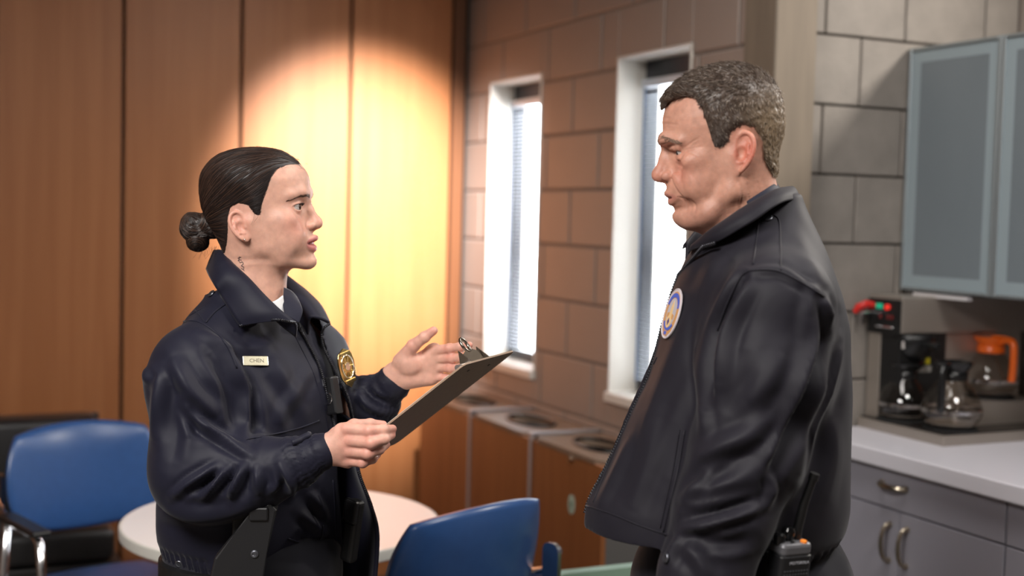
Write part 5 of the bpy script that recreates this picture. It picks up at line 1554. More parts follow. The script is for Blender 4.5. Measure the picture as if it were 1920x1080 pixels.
def legs(root, hip, fd, ld, hip_z, stance, rad, floor_f=0.0, name='trousers'):
    fd3 = np.array([fd[0], fd[1], 0]); ld3 = np.array([ld[0], ld[1], 0]); hp = np.array([hip[0], hip[1], 0.0])
    g = Grid((hip[0] - 0.36, hip[1] - 0.36, 0.02), (hip[0] + 0.36, hip[1] + 0.36, hip_z + 0.12), 0.009)
    g.ell(hp + (0, 0, hip_z - 0.02), (rad[0] * 1.05, rad[0] * 1.05, 0.15), 0.05)
    feet = []
    for s in (-1, 1):
        a = hp + ld3 * s * stance * 0.85 + (0, 0, hip_z - 0.10); kn = hp + ld3 * s * stance + fd3 * 0.03 + (0, 0, 0.49); an = hp + ld3 * s * stance * 1.1 - fd3 * 0.01 + (0, 0, 0.09)
        g.cone(a, kn, rad[1], rad[2], 0.05); g.cone(kn, an, rad[2], rad[3], 0.04); feet.append(an)
    V, Q = g.mesh(); V = V + vnormals(V, Q) * (vnoise(V * np.array([14, 14, 9]), 31) * 0.006)[:, None]
    link(name, mesh_np(name, laplace(V, Q, 1), Q), M_trous, root)
    for an in feet:
        gs = Grid(an + (-0.24, -0.24, -0.10), an + (0.24, 0.24, 0.12), 0.006)
        b = an * (1, 1, 0)
        gs.cone(b - fd3 * 0.03 + (0, 0, 0.048), b + fd3 * 0.13 + (0, 0, 0.036), 0.042, 0.036, 0.02); gs.cone(b - fd3 * 0.01 + (0, 0, 0.05), b + (0, 0, 0.15), 0.045, 0.046, 0.02)
        gs.v = np.maximum(gs.v, 0.004 - gs.ax[2][None, None, :]).astype(np.float32)
        V, Q = gs.mesh(); link('shoe', mesh_np('shoe', laplace(V, Q, 1), Q), M_shoe, root)

# ================================================================ the woman with the clipboard
A_ = math.radians(38)
WF = np.array([math.cos(A_), -math.sin(A_)]); WLd = np.array([math.sin(A_), math.cos(A_)])      # forward, her left
WAX = np.array([-0.478, 2.392])
wroot = person_root('person', WAX[0], WAX[1], 'person in a dark navy jacket, hair in a bun, holding a clipboard')
w_tab = [(0.895, 0.126, -0.122, 0.162), (0.925, 0.138, -0.130, 0.176), (0.97, 0.146, -0.134, 0.182), (1.05, 0.146, -0.128, 0.184), (1.14, 0.150, -0.124, 0.184), (1.21, 0.150, -0.122, 0.182), (1.27, 0.132, -0.118, 0.174), (1.32, 0.098, -0.106, 0.154), (1.36, 0.072, -0.090, 0.125), (1.395, 0.058, -0.072, 0.085)]
torso_w = loft_fn(WAX, WF, WLd, w_tab, 2.7)
g = Grid((-0.80, 2.00, 0.86), (-0.13, 2.80, 1.47), 0.0045)
g.add(torso_w, (-0.75, 2.15, 0.89), (-0.25, 2.70, 1.40), 0.0)
# yoke and near (right) sleeve
nb = np.array([WAX[0], WAX[1], 1.372]); l3 = np.array([WLd[0], WLd[1], 0])
SR = P(362, 716, 2.232); SL = P(590, 672, 2.500)
g.cone(nb - l3 * 0.05, P(364, 678, 2.240), 0.040, 0.056, 0.05); g.cone(nb + l3 * 0.05, SL, 0.038, 0.056, 0.05)
ER = P(374, 872, 2.215)
g.cone(P(364, 684, 2.238), SR, 0.062, 0.077, 0.035); g.cone(SR, ER, 0.077, 0.080, 0.035)
g.ell(P(392, 915, 2.20), (0.085, 0.075, 0.060), 0.03)
g.cone(ER, P(470, 890, 2.180), 0.080, 0.062, 0.035); g.cone(P(470, 890, 2.180), P(553, 868, 2.160), 0.062, 0.047, 0.03)
g.cone(P(556, 868, 2.160), P(603, 846, 2.157), 0.036, 0.033, 0.008)
# far (left) sleeve
EL = P(640, 812, 2.53)
g.cone(SL, EL, 0.060, 0.062, 0.035); g.cone(EL, P(700, 752, 2.46), 0.062, 0.052, 0.03); g.cone(P(703, 748, 2.458), P(738, 716, 2.430), 0.037, 0.034, 0.006)
outer = g.v.copy()
Xs, Ys, Zs = np.meshgrid(*g.ax, indexing='ij', sparse=True)
tor = torso_w(Xs, Ys, Zs)
# hollow torso, open at hem and front
g.v = np.maximum(outer, -(tor + 0.013)).astype(np.float32)
op = [(556, 598), (578, 640), (604, 692), (622, 760), (632, 810), (634, 900), (640, 990), (643, 1100), (694, 1200), (702, 1080), (709, 1000), (690, 930), (672, 890), (662, 810), (650, 752), (622, 690), (606, 640), (600, 606), (580, 560), (548, 560)]
XX, YY, ZZ = np.meshgrid(*g.ax, indexing='ij')
pts = np.stack([XX.ravel(), YY.ravel(), ZZ.ravel()], 1); fr_ = ((pts[:, 0] - WAX[0]) * WF[0] + (pts[:, 1] - WAX[1]) * WF[1])
lat = ((pts[:, 0] - WAX[0]) * WLd[0] + (pts[:, 1] - WAX[1]) * WLd[1])
sel = np.where((fr_ > 0.02) & (np.abs(tor.ravel()) < 0.05) & (lat > -0.14))[0]
pp = proj(pts[sel]); sd = sd_poly(pp[:, 0], pp[:, 1], op) / 1000.0
vv = g.v.ravel(); vv[sel] = np.maximum(vv[sel], -sd); g.v = vv.reshape(g.v.shape).astype(np.float32)
# neck hole
g.sub(*Grid.f_cone(FW.w((-8, -90, 0)), FW.w((2, -150, 0)), 0.044, 0.038), 0.006)
JV, JQ = g.mesh(); JV = laplace(JV, JQ, 2, 0.5)
W_FOLDS = [([(322, 668), (345, 712), (372, 748), (410, 782)], 15, 0.0131), ([(342, 750), (372, 790), (432, 830), (470, 852)], 9, 0.0149), ([(350, 762), (366, 800), (372, 815)], 11, -0.0095),
    ([(372, 618), (420, 652), (445, 700), (461, 742), (458, 826)], 9, 0.0140), ([(390, 660), (425, 720), (440, 800)], 11, -0.0114), ([(300, 690), (296, 760), (290, 830)], 12, 0.0105), ([(318, 720), (330, 800), (322, 870)], 14, -0.0076),
    ([(322, 934), (352, 908), (380, 890), (412, 872)], 8, 0.0131), ([(378, 938), (402, 908), (424, 880)], 8, 0.0140), ([(432, 938), (441, 908), (458, 872)], 8, 0.0136), ([(486, 930), (484, 905), (480, 880)], 9, 0.0105), ([(540, 932), (548, 912), (530, 880), (522, 862)], 8, 0.0114), ([(505, 925), (520, 905), (512, 870)], 7, 0.0088),
    ([(355, 925), (388, 905), (408, 890)], 7, -0.0095), ([(408, 930), (425, 905), (440, 880)], 7, -0.0095), ([(460, 930), (464, 905), (470, 880)], 7, -0.0095),
    ([(300, 955), (350, 970), (420, 965), (480, 945)], 14, 0.0088), ([(490, 640), (520, 690), (552, 760)], 16, 0.0070), ([(500, 700), (540, 760), (570, 830)], 14, -0.0057), ([(420, 640), (470, 655), (520, 640)], 12, 0.0053), ([(520, 800), (540, 760), (585, 690)], 12, 0.0053),
    ([(470, 740), (480, 790), (476, 830)], 9, -0.0076), ([(560, 960), (590, 985), (612, 1005)], 10, 0.0088), ([(560, 1010), (590, 1025), (620, 1015)], 10, -0.0076), ([(575, 920), (600, 950), (610, 985)], 9, 0.0070),
    ([(668, 735), (690, 760), (720, 775)], 8, 0.0105), ([(680, 722), (700, 745), (735, 758)], 7, -0.0076), ([(630, 700), (645, 740), (652, 790)], 8, 0.0053), ([(278, 690), (272, 700), (276, 720)], 10, 0.0105)]
JV = folds(JV, JQ, W_FOLDS, noise=(((9, 9, 6), 0.0018, 41), ((30, 30, 16), 0.0006, 42)))
# ribbed elastic on cuffs and waistband
def ribs(V, Q, a, b, rad, n, amp, cross):
    N = vnormals(V, Q); ax = (b - a) / np.linalg.norm(b - a); q = V - a; t = q @ ax; L = np.linalg.norm(b - a)
    rr = np.linalg.norm(q - t[:, None] * ax, axis=1)
    u = np.cross(ax, [0, 0, 1]); u /= np.linalg.norm(u); w = np.cross(ax, u); an = np.arctan2(q @ w, q @ u)
    m_ = (t > -0.004) & (t < L + 0.004) & (rr < rad * 1.5)
    D = np.where(m_, amp * np.cos(an * n + 2.0 * np.sin(t * 180)) + cross * np.cos(t / L * 2 * math.pi * 3), 0)
    return V + N * D[:, None]
JV = ribs(JV, JQ, P(558, 867, 2.160), P(603, 846, 2.157), 0.036, 26, 0.0011, 0.0007)
JV = ribs(JV, JQ, P(705, 746, 2.456), P(738, 716, 2.430), 0.037, 26, 0.0011, 0.0007)
N_ = vnormals(JV, JQ); ang = np.arctan2((JV[:, :2] - WAX) @ WLd, (JV[:, :2] - WAX) @ WF); band = np.clip((0.945 - JV[:, 2]) / 0.01, 0, 1) * (np.abs(ang) > 1.15)
JV = JV + N_ * (band * (0.0016 * np.cos(ang * 70) - 0.004))[:, None]
jacket = link('jacket', mesh_np('jacket', JV, JQ), M_jack_w, wroot)
jb = bvh_of(JV, JQ)

# shirt and waist inside the jacket
shirt_w = loft_fn(WAX, WF, WLd, [(z, f - 0.017, b + 0.02, w - 0.017) for z, f, b, w in w_tab], 2.2)
gs = Grid((-0.72, 2.15, 0.86), (-0.22, 2.66, 1.42), 0.008)
gs.add(shirt_w, (-0.72, 2.15, 0.89), (-0.22, 2.66, 1.40), 0.0)
SV, SQ = gs.mesh(); SV = SV + vnormals(SV, SQ) * (vnoise(SV * 18, 51) * 0.003)[:, None]
shirt = link('shirt', mesh_np('shirt', laplace(SV, SQ, 2), SQ), M_shirt, wroot)
sb = bvh_of(SV, SQ)
legs(wroot, WAX, WF, WLd, 0.90, 0.085, (0.165, 0.105, 0.075, 0.06))
bp = []
for k in range(49):
    a = 2 * math.pi * k / 48; bp.append((WAX[0] + WF[0] * 0.150 * math.cos(a) + WLd[0] * 0.185 * math.sin(a), WAX[1] + WF[1] * 0.150 * math.cos(a) + WLd[1] * 0.185 * math.sin(a)))
bm_ = MB(); bm_.prism(bp[:-1], 0.862, 0.912, 'z'); bm_.obj('belt', M_belt, wroot)

# collar, near side: fold line to outer edge
def lifted(bvh, pts, lift, fb): 
    out = []
    for (px, py), f in zip(pts, fb):
        p, n = hit(bvh, px, py)
        if p is None or abs(p[1] - f) > 0.09: p, n = P(px, py, f), None
        out.append(p + (CAM - p) / np.linalg.norm(CAM - p) * lift)
    return out
fold = [P(x, y, Y) for x, y, Y in ((404, 470, 2.41), (416, 472, 2.365), (436, 495, 2.315), (466, 523, 2.285), (490, 549, 2.270), (511, 570, 2.262), (530, 587, 2.258), (552, 604, 2.262))]
outp = [(388, 505), (394, 519), (404, 537), (415, 556), (425, 572), (434, 587), (442, 600), (450, 611)]
oute = [p for p in lifted(jb, outp, 0.012, (2.40, 2.34, 2.30, 2.27, 2.25, 2.235, 2.225, 2.215))]
oute[0] = P(388, 505, 2.41)
mid = [(a + b) / 2 + (CAM - a) / np.linalg.norm(CAM - a) * 0.010 + np.array([0, 0, 0.004]) for a, b in zip(fold, oute)]
inner = [a + np.array([0.0, 0.022, -0.028]) for a in fold]
col_n, _ = patch('collar', [inner, fold, mid, oute], 0.005, M_jack_w, jacket)
zn = [P(552, 604, 2.262)] + lifted(jb, [(538, 602), (520, 599.5), (494, 601), (471, 606.5)], 0.014, (2.25, 2.24, 2.23, 2.22)) + [oute[-1] + (CAM - oute[-1]) * 0.002]
zipper('zip_tape', zn, jacket)
# front of the collar, filling between fold end and zip
# far side collar
ff_ = [P(x, y, Y) for x, y, Y in ((430, 470, 2.44), (500, 500, 2.45), (527, 518, 2.435), (539, 545, 2.400), (561, 571, 2.372), (581, 598, 2.350))]
fo_ = [P(x, y, Y) for x, y, Y in ((425, 500, 2.47), (520, 515, 2.49), (560, 535, 2.475), (585, 556, 2.445), (603, 576, 2.410), (618, 606, 2.375))]
fm_ = [(a + b) / 2 + np.array([0, -0.012, 0.006]) for a, b in zip(ff_, fo_)]
fi_ = [a + np.array([-0.004, 0.01, -0.03]) for a in ff_]
patch('collar', [fi_, ff_, fm_, fo_], 0.005, M_jack_w, jacket)
# back of the collar behind the neck
patch('collar', [[fold[0] + (0, 0, -0.03), P(415, 475, 2.47) + (0, 0, -0.03), ff_[0] + (0, 0, -0.03)], [fold[0], P(412, 472, 2.46), ff_[0]]], 0.005, M_jack_w, jacket)
# loose far front, swung open
patch('front_flap', [[P(604, 770, 2.43), P(606, 850, 2.45), P(608, 930, 2.46), P(610, 1010, 2.46), P(612, 1110, 2.46)], [P(648, 780, 2.40), P(656, 860, 2.42), P(672, 930, 2.42), P(684, 1000, 2.42), P(682, 1110, 2.42)], [P(661, 800, 2.36), P(673, 885, 2.355), P(695, 945, 2.35), P(709, 1005, 2.345), P(702, 1110, 2.345)]], 0.006, M_jack_w, jacket)
# zips down the two fronts
zipper('zip_tape', hit_clean(jb, [(555, 606), (575, 640), (600, 690), (618, 758), (629, 806)], 2.20, 2.42, 0.004, 8), jacket)
zipper('zip_tape', [P(618, 607, 2.368), P(608, 614, 2.362)] + hit_clean(jb, [(603, 624), (604, 642), (611, 662), (627, 692), (654, 750), (666, 808)], 2.30, 2.45, 0.006, 8), jacket)
zipper('zip_tape', [P(672, 884, 2.350), P(683, 914, 2.348), P(696, 945, 2.345), P(705, 980, 2.342)], jacket)
# white undershirt and inner shirt collar at the throat
tee, _ = patch('undershirt', [[P(495, 556, 2.300), P(507, 566, 2.290), P(519, 562, 2.292), P(530, 554, 2.302)], [P(505, 572, 2.300), P(513, 577, 2.292), P(523, 578, 2.292), P(532, 572, 2.302)], [P(515, 586, 2.30), P(521, 590, 2.295), P(528, 592, 2.295), P(534, 592, 2.300)]], 0.003, M_tee, wroot)
sc, _ = patch('shirt_collar', [[P(532, 540, 2.345), P(531, 556, 2.312), P(531, 572, 2.300), P(534, 590, 2.292)], [P(546, 547, 2.338), P(548, 562, 2.312), P(548, 580, 2.296), P(548, 598, 2.288)], [P(556, 558, 2.335), P(563, 572, 2.312), P(567, 586, 2.298), P(560, 606, 2.290)]], 0.004, M_shirt, wroot)
# shoulder strap, seams, pocket, name plate, badge, snaps
o, x, y, z = on_surface(jb, 477, 679, 0.0045, (1.5, -12)); z = z + np.array([0, -0.25, 0]); z /= np.linalg.norm(z); y = y - z * (y @ z); y /= np.linalg.norm(y); x = np.cross(y, z)
plate = MB().prism(rrect(0.0455, 0.0185, 0.0015, 3), 0.0, 0.0022, 'z', 0.0004).obj('name_plate', mat('brushed_brass', srgb(188, 182, 158), 0.34, 0.9, bump=((60, 900, 60), 0.15, 0.001)), jacket)
plate.matrix_world = frame_matrix(o, x, y, z)
tx = link('lettering', text_mesh('CHEN', 0.0098, 0.0003), mat('engraved_lettering', srgb(112, 106, 92), 0.5, 0.4), plate); tx.location = (0.002, 0.0, 0.0022)
rim = MB().tube([(px_, py_, 0.0022) for px_, py_ in rrect(0.0445, 0.0175, 0.0015, 3)], 0.0005, 6, True).obj('plate_rim', mat('plate_rim_brass', srgb(206, 200, 176), 0.25, 0.95), plate)
o, _n = hit(jb, 640, 690)
if o is None: o = P(640, 690, 2.42)
z = np.array([0.84, -0.54, 0.14]); z /= np.linalg.norm(z); y = P(637, 676, o[1]) - P(642, 690, o[1]); y -= z * (y @ z); y /= np.linalg.norm(y); x = np.cross(y, z); o = o + z * 0.012
M_gold = mat('badge_gold', srgb(216, 186, 120), 0.22, 1.0); M_silver = mat('badge_silver', srgb(226, 218, 196), 0.2, 1.0)
prof = [(0.0, 0.037), (0.008, 0.033), (0.016, 0.030), (0.021, 0.022), (0.0225, 0.010), (0.0225, -0.006), (0.020, -0.018), (0.014, -0.028), (0.006, -0.034), (0.0, -0.039)]
poly = prof + [(-a, b) for a, b in reversed(prof[1:-1])]
badge = MB().prism(poly, 0.0, 0.0035, 'z', 0.001).obj('badge', M_gold, jacket); badge.matrix_world = frame_matrix(o, x, y, z)
e = [(0.016 * math.cos(2 * math.pi * k / 28), 0.002 + 0.022 * math.sin(2 * math.pi * k / 28), 0.0042) for k in range(28)]
MB().tube(e, 0.0016, 8, True).obj('badge_ring', M_silver, badge, smooth=True)
MB().prism([(0.007 * math.cos(2 * math.pi * k / 24), 0.002 + 0.008 * math.sin(2 * math.pi * k / 24)) for k in range(24)], 0.003, 0.0052, 'z', 0.0006).obj('badge_seal', M_silver, badge)
for s_, zz in ((0.027, 'top'), (-0.026, 'low')):
    b_ = MB(); b_.box((-0.015, s_ - 0.0035, 0.003), (0.015, s_ + 0.0035, 0.0055), 0.001); b_.obj('badge_banner', M_gold, badge)
for k in range(10):
    a = 2 * math.pi * k / 10; q = MB().tube([(0.009 * math.cos(a), 0.002 + 0.011 * math.sin(a), 0.0036), (0.0145 * math.cos(a), 0.002 + 0.019 * math.sin(a), 0.0046)], [0.0008, 0.0016], 6).obj('badge_ray', M_gold, badge)
snap_btn(jb, 397, 551, jacket, 0.0075)
seam('shoulder_strap_edge', jb, [(345, 590), (362, 566), (384, 545), (398, 535)], jacket, M_jack_w, 0.0018, 0.0008)
seam('shoulder_strap_edge', jb, [(386, 605), (402, 586), (418, 574), (424, 570)], jacket, M_jack_w, 0.0018, 0.0008)
seam('armhole_seam', jb, [(318, 610), (345, 603), (372, 604), (402, 622), (428, 652), (444, 690)], jacket, M_jack_w, 0.0016, 0.0006)
seam('strap_stitching', jb, [(357, 572), (372, 588), (384, 604)], jacket, M_jack_w, 0.0007, 0.0004)
seam('strap_stitching', jb, [(386, 574), (366, 586), (345, 598)], jacket, M_jack_w, 0.0007, 0.0004)
seam('chest_seam', jb, [(462, 824), (500, 817), (556, 804), (598, 789)], jacket, M_jack_w, 0.0015, 0.0006)
seam('front_facing_stitch', jb, [(548, 620), (566, 655), (588, 700), (606, 760), (616, 806)], jacket, M_jack_w, 0.0009, 0.0003)
seam('front_facing_stitch', jb, [(624, 900), (628, 960), (630, 1060)], jacket, M_jack_w, 0.0009, 0.0003)
seam('pocket_flap_edge', jb, [(540, 1010), (570, 1018), (600, 1010), (605, 985)], jacket, M_jack_w, 0.0018, 0.0008)
tabp = hit_path(jb, [(548, 832), (565, 826), (580, 818)], 0.003, 4)
if len(tabp) > 3: MB().tube(tabp, 0.006, 8).obj('cuff_tab', M_jack_w, jacket, smooth=True)
snap_btn(jb, 336, 1057, jacket, 0.0075)
# body camera and microphone glimpsed in the opening
cpos = P(622, 742, 2.345)
cm = MB().box((-0.016, -0.010, -0.035), (0.016, 0.010, 0.035), 0.004, 2).obj('chest_microphone', M_holst, wroot); cm.matrix_world = Matrix.Translation(cpos) @ Matrix.Rotation(math.radians(-38), 4, 'Z') @ Matrix.Rotation(math.radians(-14), 4, 'Y')
MB().tube([(0.010 * math.cos(2 * math.pi * k / 20), -0.011, -0.004 + 0.010 * math.sin(2 * math.pi * k / 20)) for k in range(20)], 0.0016, 6, True).obj('lens_ring', M_chrome, cm)
MB().box((-0.012, -0.016, 0.018), (0.000, -0.009, 0.034), 0.002).obj('clip', M_snap, cm)

# pouch on the belt
pp_ = P(662, 985, 2.325)
po = MB().box((-0.015, -0.012, -0.07), (0.015, 0.012, 0.050), 0.008, 3).obj('belt_pouch', M_belt, wroot); po.matrix_world = Matrix.Translation(pp_) @ Matrix.Rotation(math.radians(-38), 4, 'Z') @ Matrix.Rotation(math.radians(9), 4, 'Y')
MB().box((-0.016, -0.0145, 0.005), (0.016, -0.008, 0.052), 0.006, 3).obj('pouch_flap', M_holst, po)
# holster at her right hip
hp_ = P(455, 1020, 2.155)
hroot = MB()
hpoly = [(0.045, 0.075), (0.058, 0.062), (0.040, -0.02), (0.022, -0.16), (-0.050, -0.16), (-0.062, -0.10), (-0.045, -0.02), (-0.012, 0.022), (0.020, 0.070)]
hroot.prism(hpoly, -0.018, 0.018, 'y', 0.004)
hol = hroot.obj('holster', M_holst, wroot); hol.matrix_world = Matrix.Translation(hp_) @ Matrix.Rotation(math.radians(6), 4, 'Z')
autosmooth(MB().lathe([(0.0, 0), (0.0065, 0), (0.0065, 0.002), (0.004, 0.003), (0.003, 0.0018), (0.0, 0.0018)], 16, cap=False).obj('rivet', M_snap, hol)).matrix_local = Matrix.Translation((0.022, -0.0185, -0.012)) @ Matrix.Rotation(math.radians(90), 4, 'X')
MB().box((-0.002, -0.024, -0.15), (0.020, -0.016, -0.055), 0.003, 2).obj('holster_guard', M_holst, hol)
MB().box((0.012, -0.023, 0.045), (0.044, -0.015, 0.068), 0.003, 2).obj('retention_hood', M_holst, hol)
MB().box((-0.02, 0.016, -0.03), (0.03, 0.045, 0.06), 0.004, 2).obj('belt_hanger', M_belt, hol)

# ---- body: head, neck, hands and what the clothes hide, one skin
def pj(l): return [P(*q) for q in l]
# right hand, closed on the lower corner of the board
RJ = [(pj([(652, 804, 2.140), (693, 808, 2.122), (719, 806, 2.130), (736, 804, 2.150)]), [0.0112, 0.0098, 0.0088, 0.0072]),
      (pj([(658, 826, 2.136), (697, 830, 2.116), (720, 823, 2.126), (734, 816, 2.148)]), [0.0112, 0.0100, 0.0090, 0.0072]),
      (pj([(658, 846, 2.140), (690, 850, 2.124), (711, 842, 2.134), (724, 834, 2.156)]), [0.0108, 0.0096, 0.0088, 0.0070]),
      (pj([(654, 863, 2.150), (680, 867, 2.138), (698, 860, 2.146), (708, 852, 2.164)]), [0.0100, 0.0088, 0.0080, 0.0064]),
      (pj([(632, 814, 2.172), (664, 798, 2.186), (694, 796, 2.196), (718, 797, 2.202)]), [0.0135, 0.0110, 0.0098, 0.0078])]
w0 = P(596, 848, 2.158)
RPALM = [(w0, P(650, 806, 2.144), 0.0200, 0.0110), (w0, P(656, 828, 2.142), 0.0205, 0.0115), (w0, P(656, 848, 2.146), 0.0200, 0.0112), (w0, P(652, 866, 2.154), 0.0190, 0.0100), (P(575, 858, 2.160), w0, 0.021, 0.0205), (P(640, 806, 2.150), P(652, 862, 2.160), 0.011, 0.010), (w0, P(634, 815, 2.172), 0.019, 0.013)]
RV, RQ = hand(RJ, RPALM)
# left hand, open palm
LJ = [(pj([(816, 657, 2.395), (843, 653, 2.375), (863, 650, 2.362), (880, 647, 2.352)]), [0.0098, 0.0084, 0.0077, 0.0066]),
      (pj([(820, 672, 2.398), (848, 671, 2.376), (866, 670, 2.362), (884, 668, 2.350)]), [0.0100, 0.0086, 0.0078, 0.0067]),
      (pj([(820, 688, 2.404), (845, 690, 2.384), (862, 690, 2.370), (878, 690, 2.358)]), [0.0095, 0.0082, 0.0075, 0.0064]),
      (pj([(815, 704, 2.412), (835, 709, 2.398), (850, 711, 2.388), (862, 712, 2.378)]), [0.0086, 0.0072, 0.0066, 0.0057]),
      (pj([(752, 678, 2.405), (775, 648, 2.385), (796, 632, 2.375), (813, 620, 2.370)]), [0.0165, 0.0118, 0.0100, 0.0080])]
w1 = P(742, 706, 2.425)
LPALM = [(w1, P(816, 657, 2.400), 0.0215, 0.0120), (w1, P(820, 672, 2.402), 0.0215, 0.0120), (w1, P(820, 688, 2.406), 0.0210, 0.0118), (w1, P(815, 704, 2.412), 0.0205, 0.0110), (P(722, 722, 2.44), w1, 0.022, 0.0215), (P(812, 657, 2.402), P(813, 704, 2.412), 0.0115, 0.0105), (w1, P(760, 675, 2.40), 0.02, 0.0155), (P(752, 712, 2.418), P(805, 710, 2.412), 0.019, 0.013)]
LV, LQ = hand(LJ, LPALM, extra=[(P(768, 682, 2.392), (0.020, 0.011, 0.019), 0.012)])
# hidden torso, arms and legs
gb = Grid((-0.74, 2.08, 0.04), (-0.16, 2.66, 1.46), 0.011)
bt = loft_fn(WAX, WF, WLd, [(z, f - 0.045, b + 0.04, w - 0.045) for z, f, b, w in w_tab], 2.2)
gb.add(bt, (-0.72, 2.15, 0.89), (-0.22, 2.66, 1.40), 0)
gb.cone(FW.w((-10, -110, 0)), np.array([WAX[0], WAX[1], 1.34]), 0.046, 0.06, 0.04)
for a, b, ra, rb in ((nb - l3 * 0.05, SR, 0.03, 0.045), (SR, ER, 0.045, 0.038), (ER, P(585, 853, 2.160), 0.038, 0.022), (nb + l3 * 0.05, SL, 0.03, 0.045), (SL, EL, 0.043, 0.038), (EL, P(728, 722, 2.438), 0.036, 0.022)): gb.cone(a, b, ra, rb, 0.02)
for s in (-1, 1):
    a = np.array([WAX[0], WAX[1], 0.86]) + l3 * s * 0.07; b = np.array([WAX[0], WAX[1], 0.10]) + l3 * s * 0.092
    gb.cone(a, b, 0.085, 0.04, 0.04)
BV, BQ = gb.mesh()
skin_w = np.array(srgb(208, 160, 142)[:3])
def hand_col(V, tips, base, red):
    c = np.tile(base, (len(V), 1))
    for t in tips:
        w = np.exp(-((V - t) ** 2).sum(1) / (2 * 0.010 ** 2))[:, None] * 0.55; c = c * (1 - w) + red * w
    return c
redw = np.array(srgb(206, 132, 118)[:3])
knuck = [c[0] for c, _ in RJ] + [c[1] for c, _ in RJ] + [c[-1] for c, _ in RJ]; knl = [c[-1] for c, _ in LJ] + [c[1] for c, _ in LJ]
V, Q, C = join_np([(FW.w(WHV), WHQ, WHC), (RV, RQ, hand_col(RV, knuck, skin_w, redw)), (LV, LQ, hand_col(LV, knl, skin_w, redw)), (BV, BQ, skin_w)])
me = mesh_np('body', V, Q); set_col(me, C); wbody = link('body', me, M_skin_w, wroot)
# finger nails of the near hand
M_nail = mat('nail', srgb(222, 176, 164), 0.25)
V, Q, C = woman_hair(); me = mesh_np('hair', V, Q); set_col(me, C); link('hair', me, M_hair_w, wroot)
M_lash = mat('lash', srgb(20, 14, 12), 0.5)
for s in (1, -1):
    c = np.array(W['eye']) * (1, 1, s)
    eyeball(wroot, FW.w(c), W['eyeR'] * 0.001, FW.d((1, 0.03, 0.16)), mat('iris_brown', srgb(62, 38, 24), 0.25, Specular_IOR_Level=0.25))
    V, Q = lashes(c, W['eyeR'], s, W['ap'][0], W['ap'][1], W['ap'][2], 30, 6.0, 0.36); link('eyelashes', mesh_np('eyelashes', FW.w(V), Q), M_lash, wroot)['kind'] = 'stuff'
V, Q = brow_strands(WHV, WHQ, [(101, 49, 9), (99, 52, 20), (90, 53, 33), (72, 45, 49)], 1.7, 190, 5.0, 1)
link('eyebrows', mesh_np('eyebrows', FW.w(V), Q), mat('brow_brown', srgb(98, 70, 55), 0.5), wroot)['kind'] = 'stuff'
th = []
for k in range(13):
    a = (k - 6) / 6.0; th.append(FW.w((100.5 - 9 * a * a, -32.6, 15 * a)))
MB().tube(th, 0.0030, 8).obj('teeth', mat('teeth', srgb(226, 218, 206), 0.2), wroot, smooth=True)
er = FW.w((-1, -25, 79.5)); MB().lathe([(0.0, -0.0016), (0.0016, 0), (0.0, 0.0016)], 10, er, cap=False).obj('ear_stud', mat('stud_silver', srgb(230, 226, 220), 0.15, 1.0), wroot, smooth=True)
# neck tattoo: a small line of flourished strokes on the skin
hb = bvh_of(FW.w(WHV), WHQ)
M_ink = mat('tattoo_ink', srgb(70, 58, 62), 0.6)
def ink(pts):
    q = hit_path(hb, pts, 0.0002, 5)
    if len(q) > 3: return q
    return None
tm = MB()
for st in ([(446, 484), (449, 483), (452, 482)], [(449, 481), (448, 487), (449, 492)], [(446, 489), (449, 487), (453, 488)], [(450, 493), (454, 491), (456, 495), (452, 498)], [(453, 499), (457, 501), (456, 505), (452, 503)], [(456, 505), (458, 508)]):
    q = ink(st)
    if q: tm.tube(q, 0.0006, 5)
tat = tm.obj('tattoo', M_ink, wroot); tat['kind'] = 'stuff'
reparent(wroot)

# ================================================================ clipboard
YA = 2.222
cA, cB, cD = P(630, 872, YA), P(870, 683, YA - 0.095), P(962, 660, YA + 0.115)
ey = (cB - cA); Lc = np.linalg.norm(ey); ey /= Lc; ex = (cD - cB); ex -= ey * (ex @ ey); Wc = np.linalg.norm(ex); ex /= Wc; ez = np.cross(ex, ey)
if ez[2] < 0: ez = -ez     # paper side looks up at her
org = (cA + cB) / 2 + ex * Wc / 2
clip = empty('clipboard'); clip.matrix_world = frame_matrix(org, ex, ey, np.cross(ex, ey))
sg = 1.0 if np.cross(ex, ey)[2] > 0 else -1.0
tag(clip, 'brown hardboard clipboard held out in the hand of the bun-haired person', 'clipboard')
M_board = mat('hardboard', srgb(164, 138, 116), 0.55, noise=((90, 90, 90), 0.3, srgb(152, 127, 107)))
MB().prism(rrect(Wc, Lc, 0.014, 6), -0.0016, 0.0016, 'z', 0.0006).obj('board', M_board, clip)
MB().prism(rrect(Wc - 0.012, Lc - 0.05, 0.001, 2, 0, -0.012), sg * 0.0017, sg * 0.0030, 'z').obj('paper', mat('paper', srgb(226, 224, 218), 0.7), clip)
M_clipm = mat('clip_steel', srgb(150, 140, 128), 0.24, 1.0)
y0 = Lc / 2 - 0.030; zz = sg * 0.0034
MB().box((-0.075, y0 - 0.012, min(zz, zz + sg * 0.002)), (0.075, y0 + 0.016, max(zz, zz + sg * 0.002)), 0.0008).obj('clip_base', M_clipm, clip)
autosmooth(MB().cyl((-0.072, y0 - 0.002, zz + sg * 0.006), (0.072, y0 - 0.002, zz + sg * 0.006), 0.0052, n=16).obj('spring_rod', mat('spring_bright', srgb(226, 222, 226), 0.15, 1.0), clip))
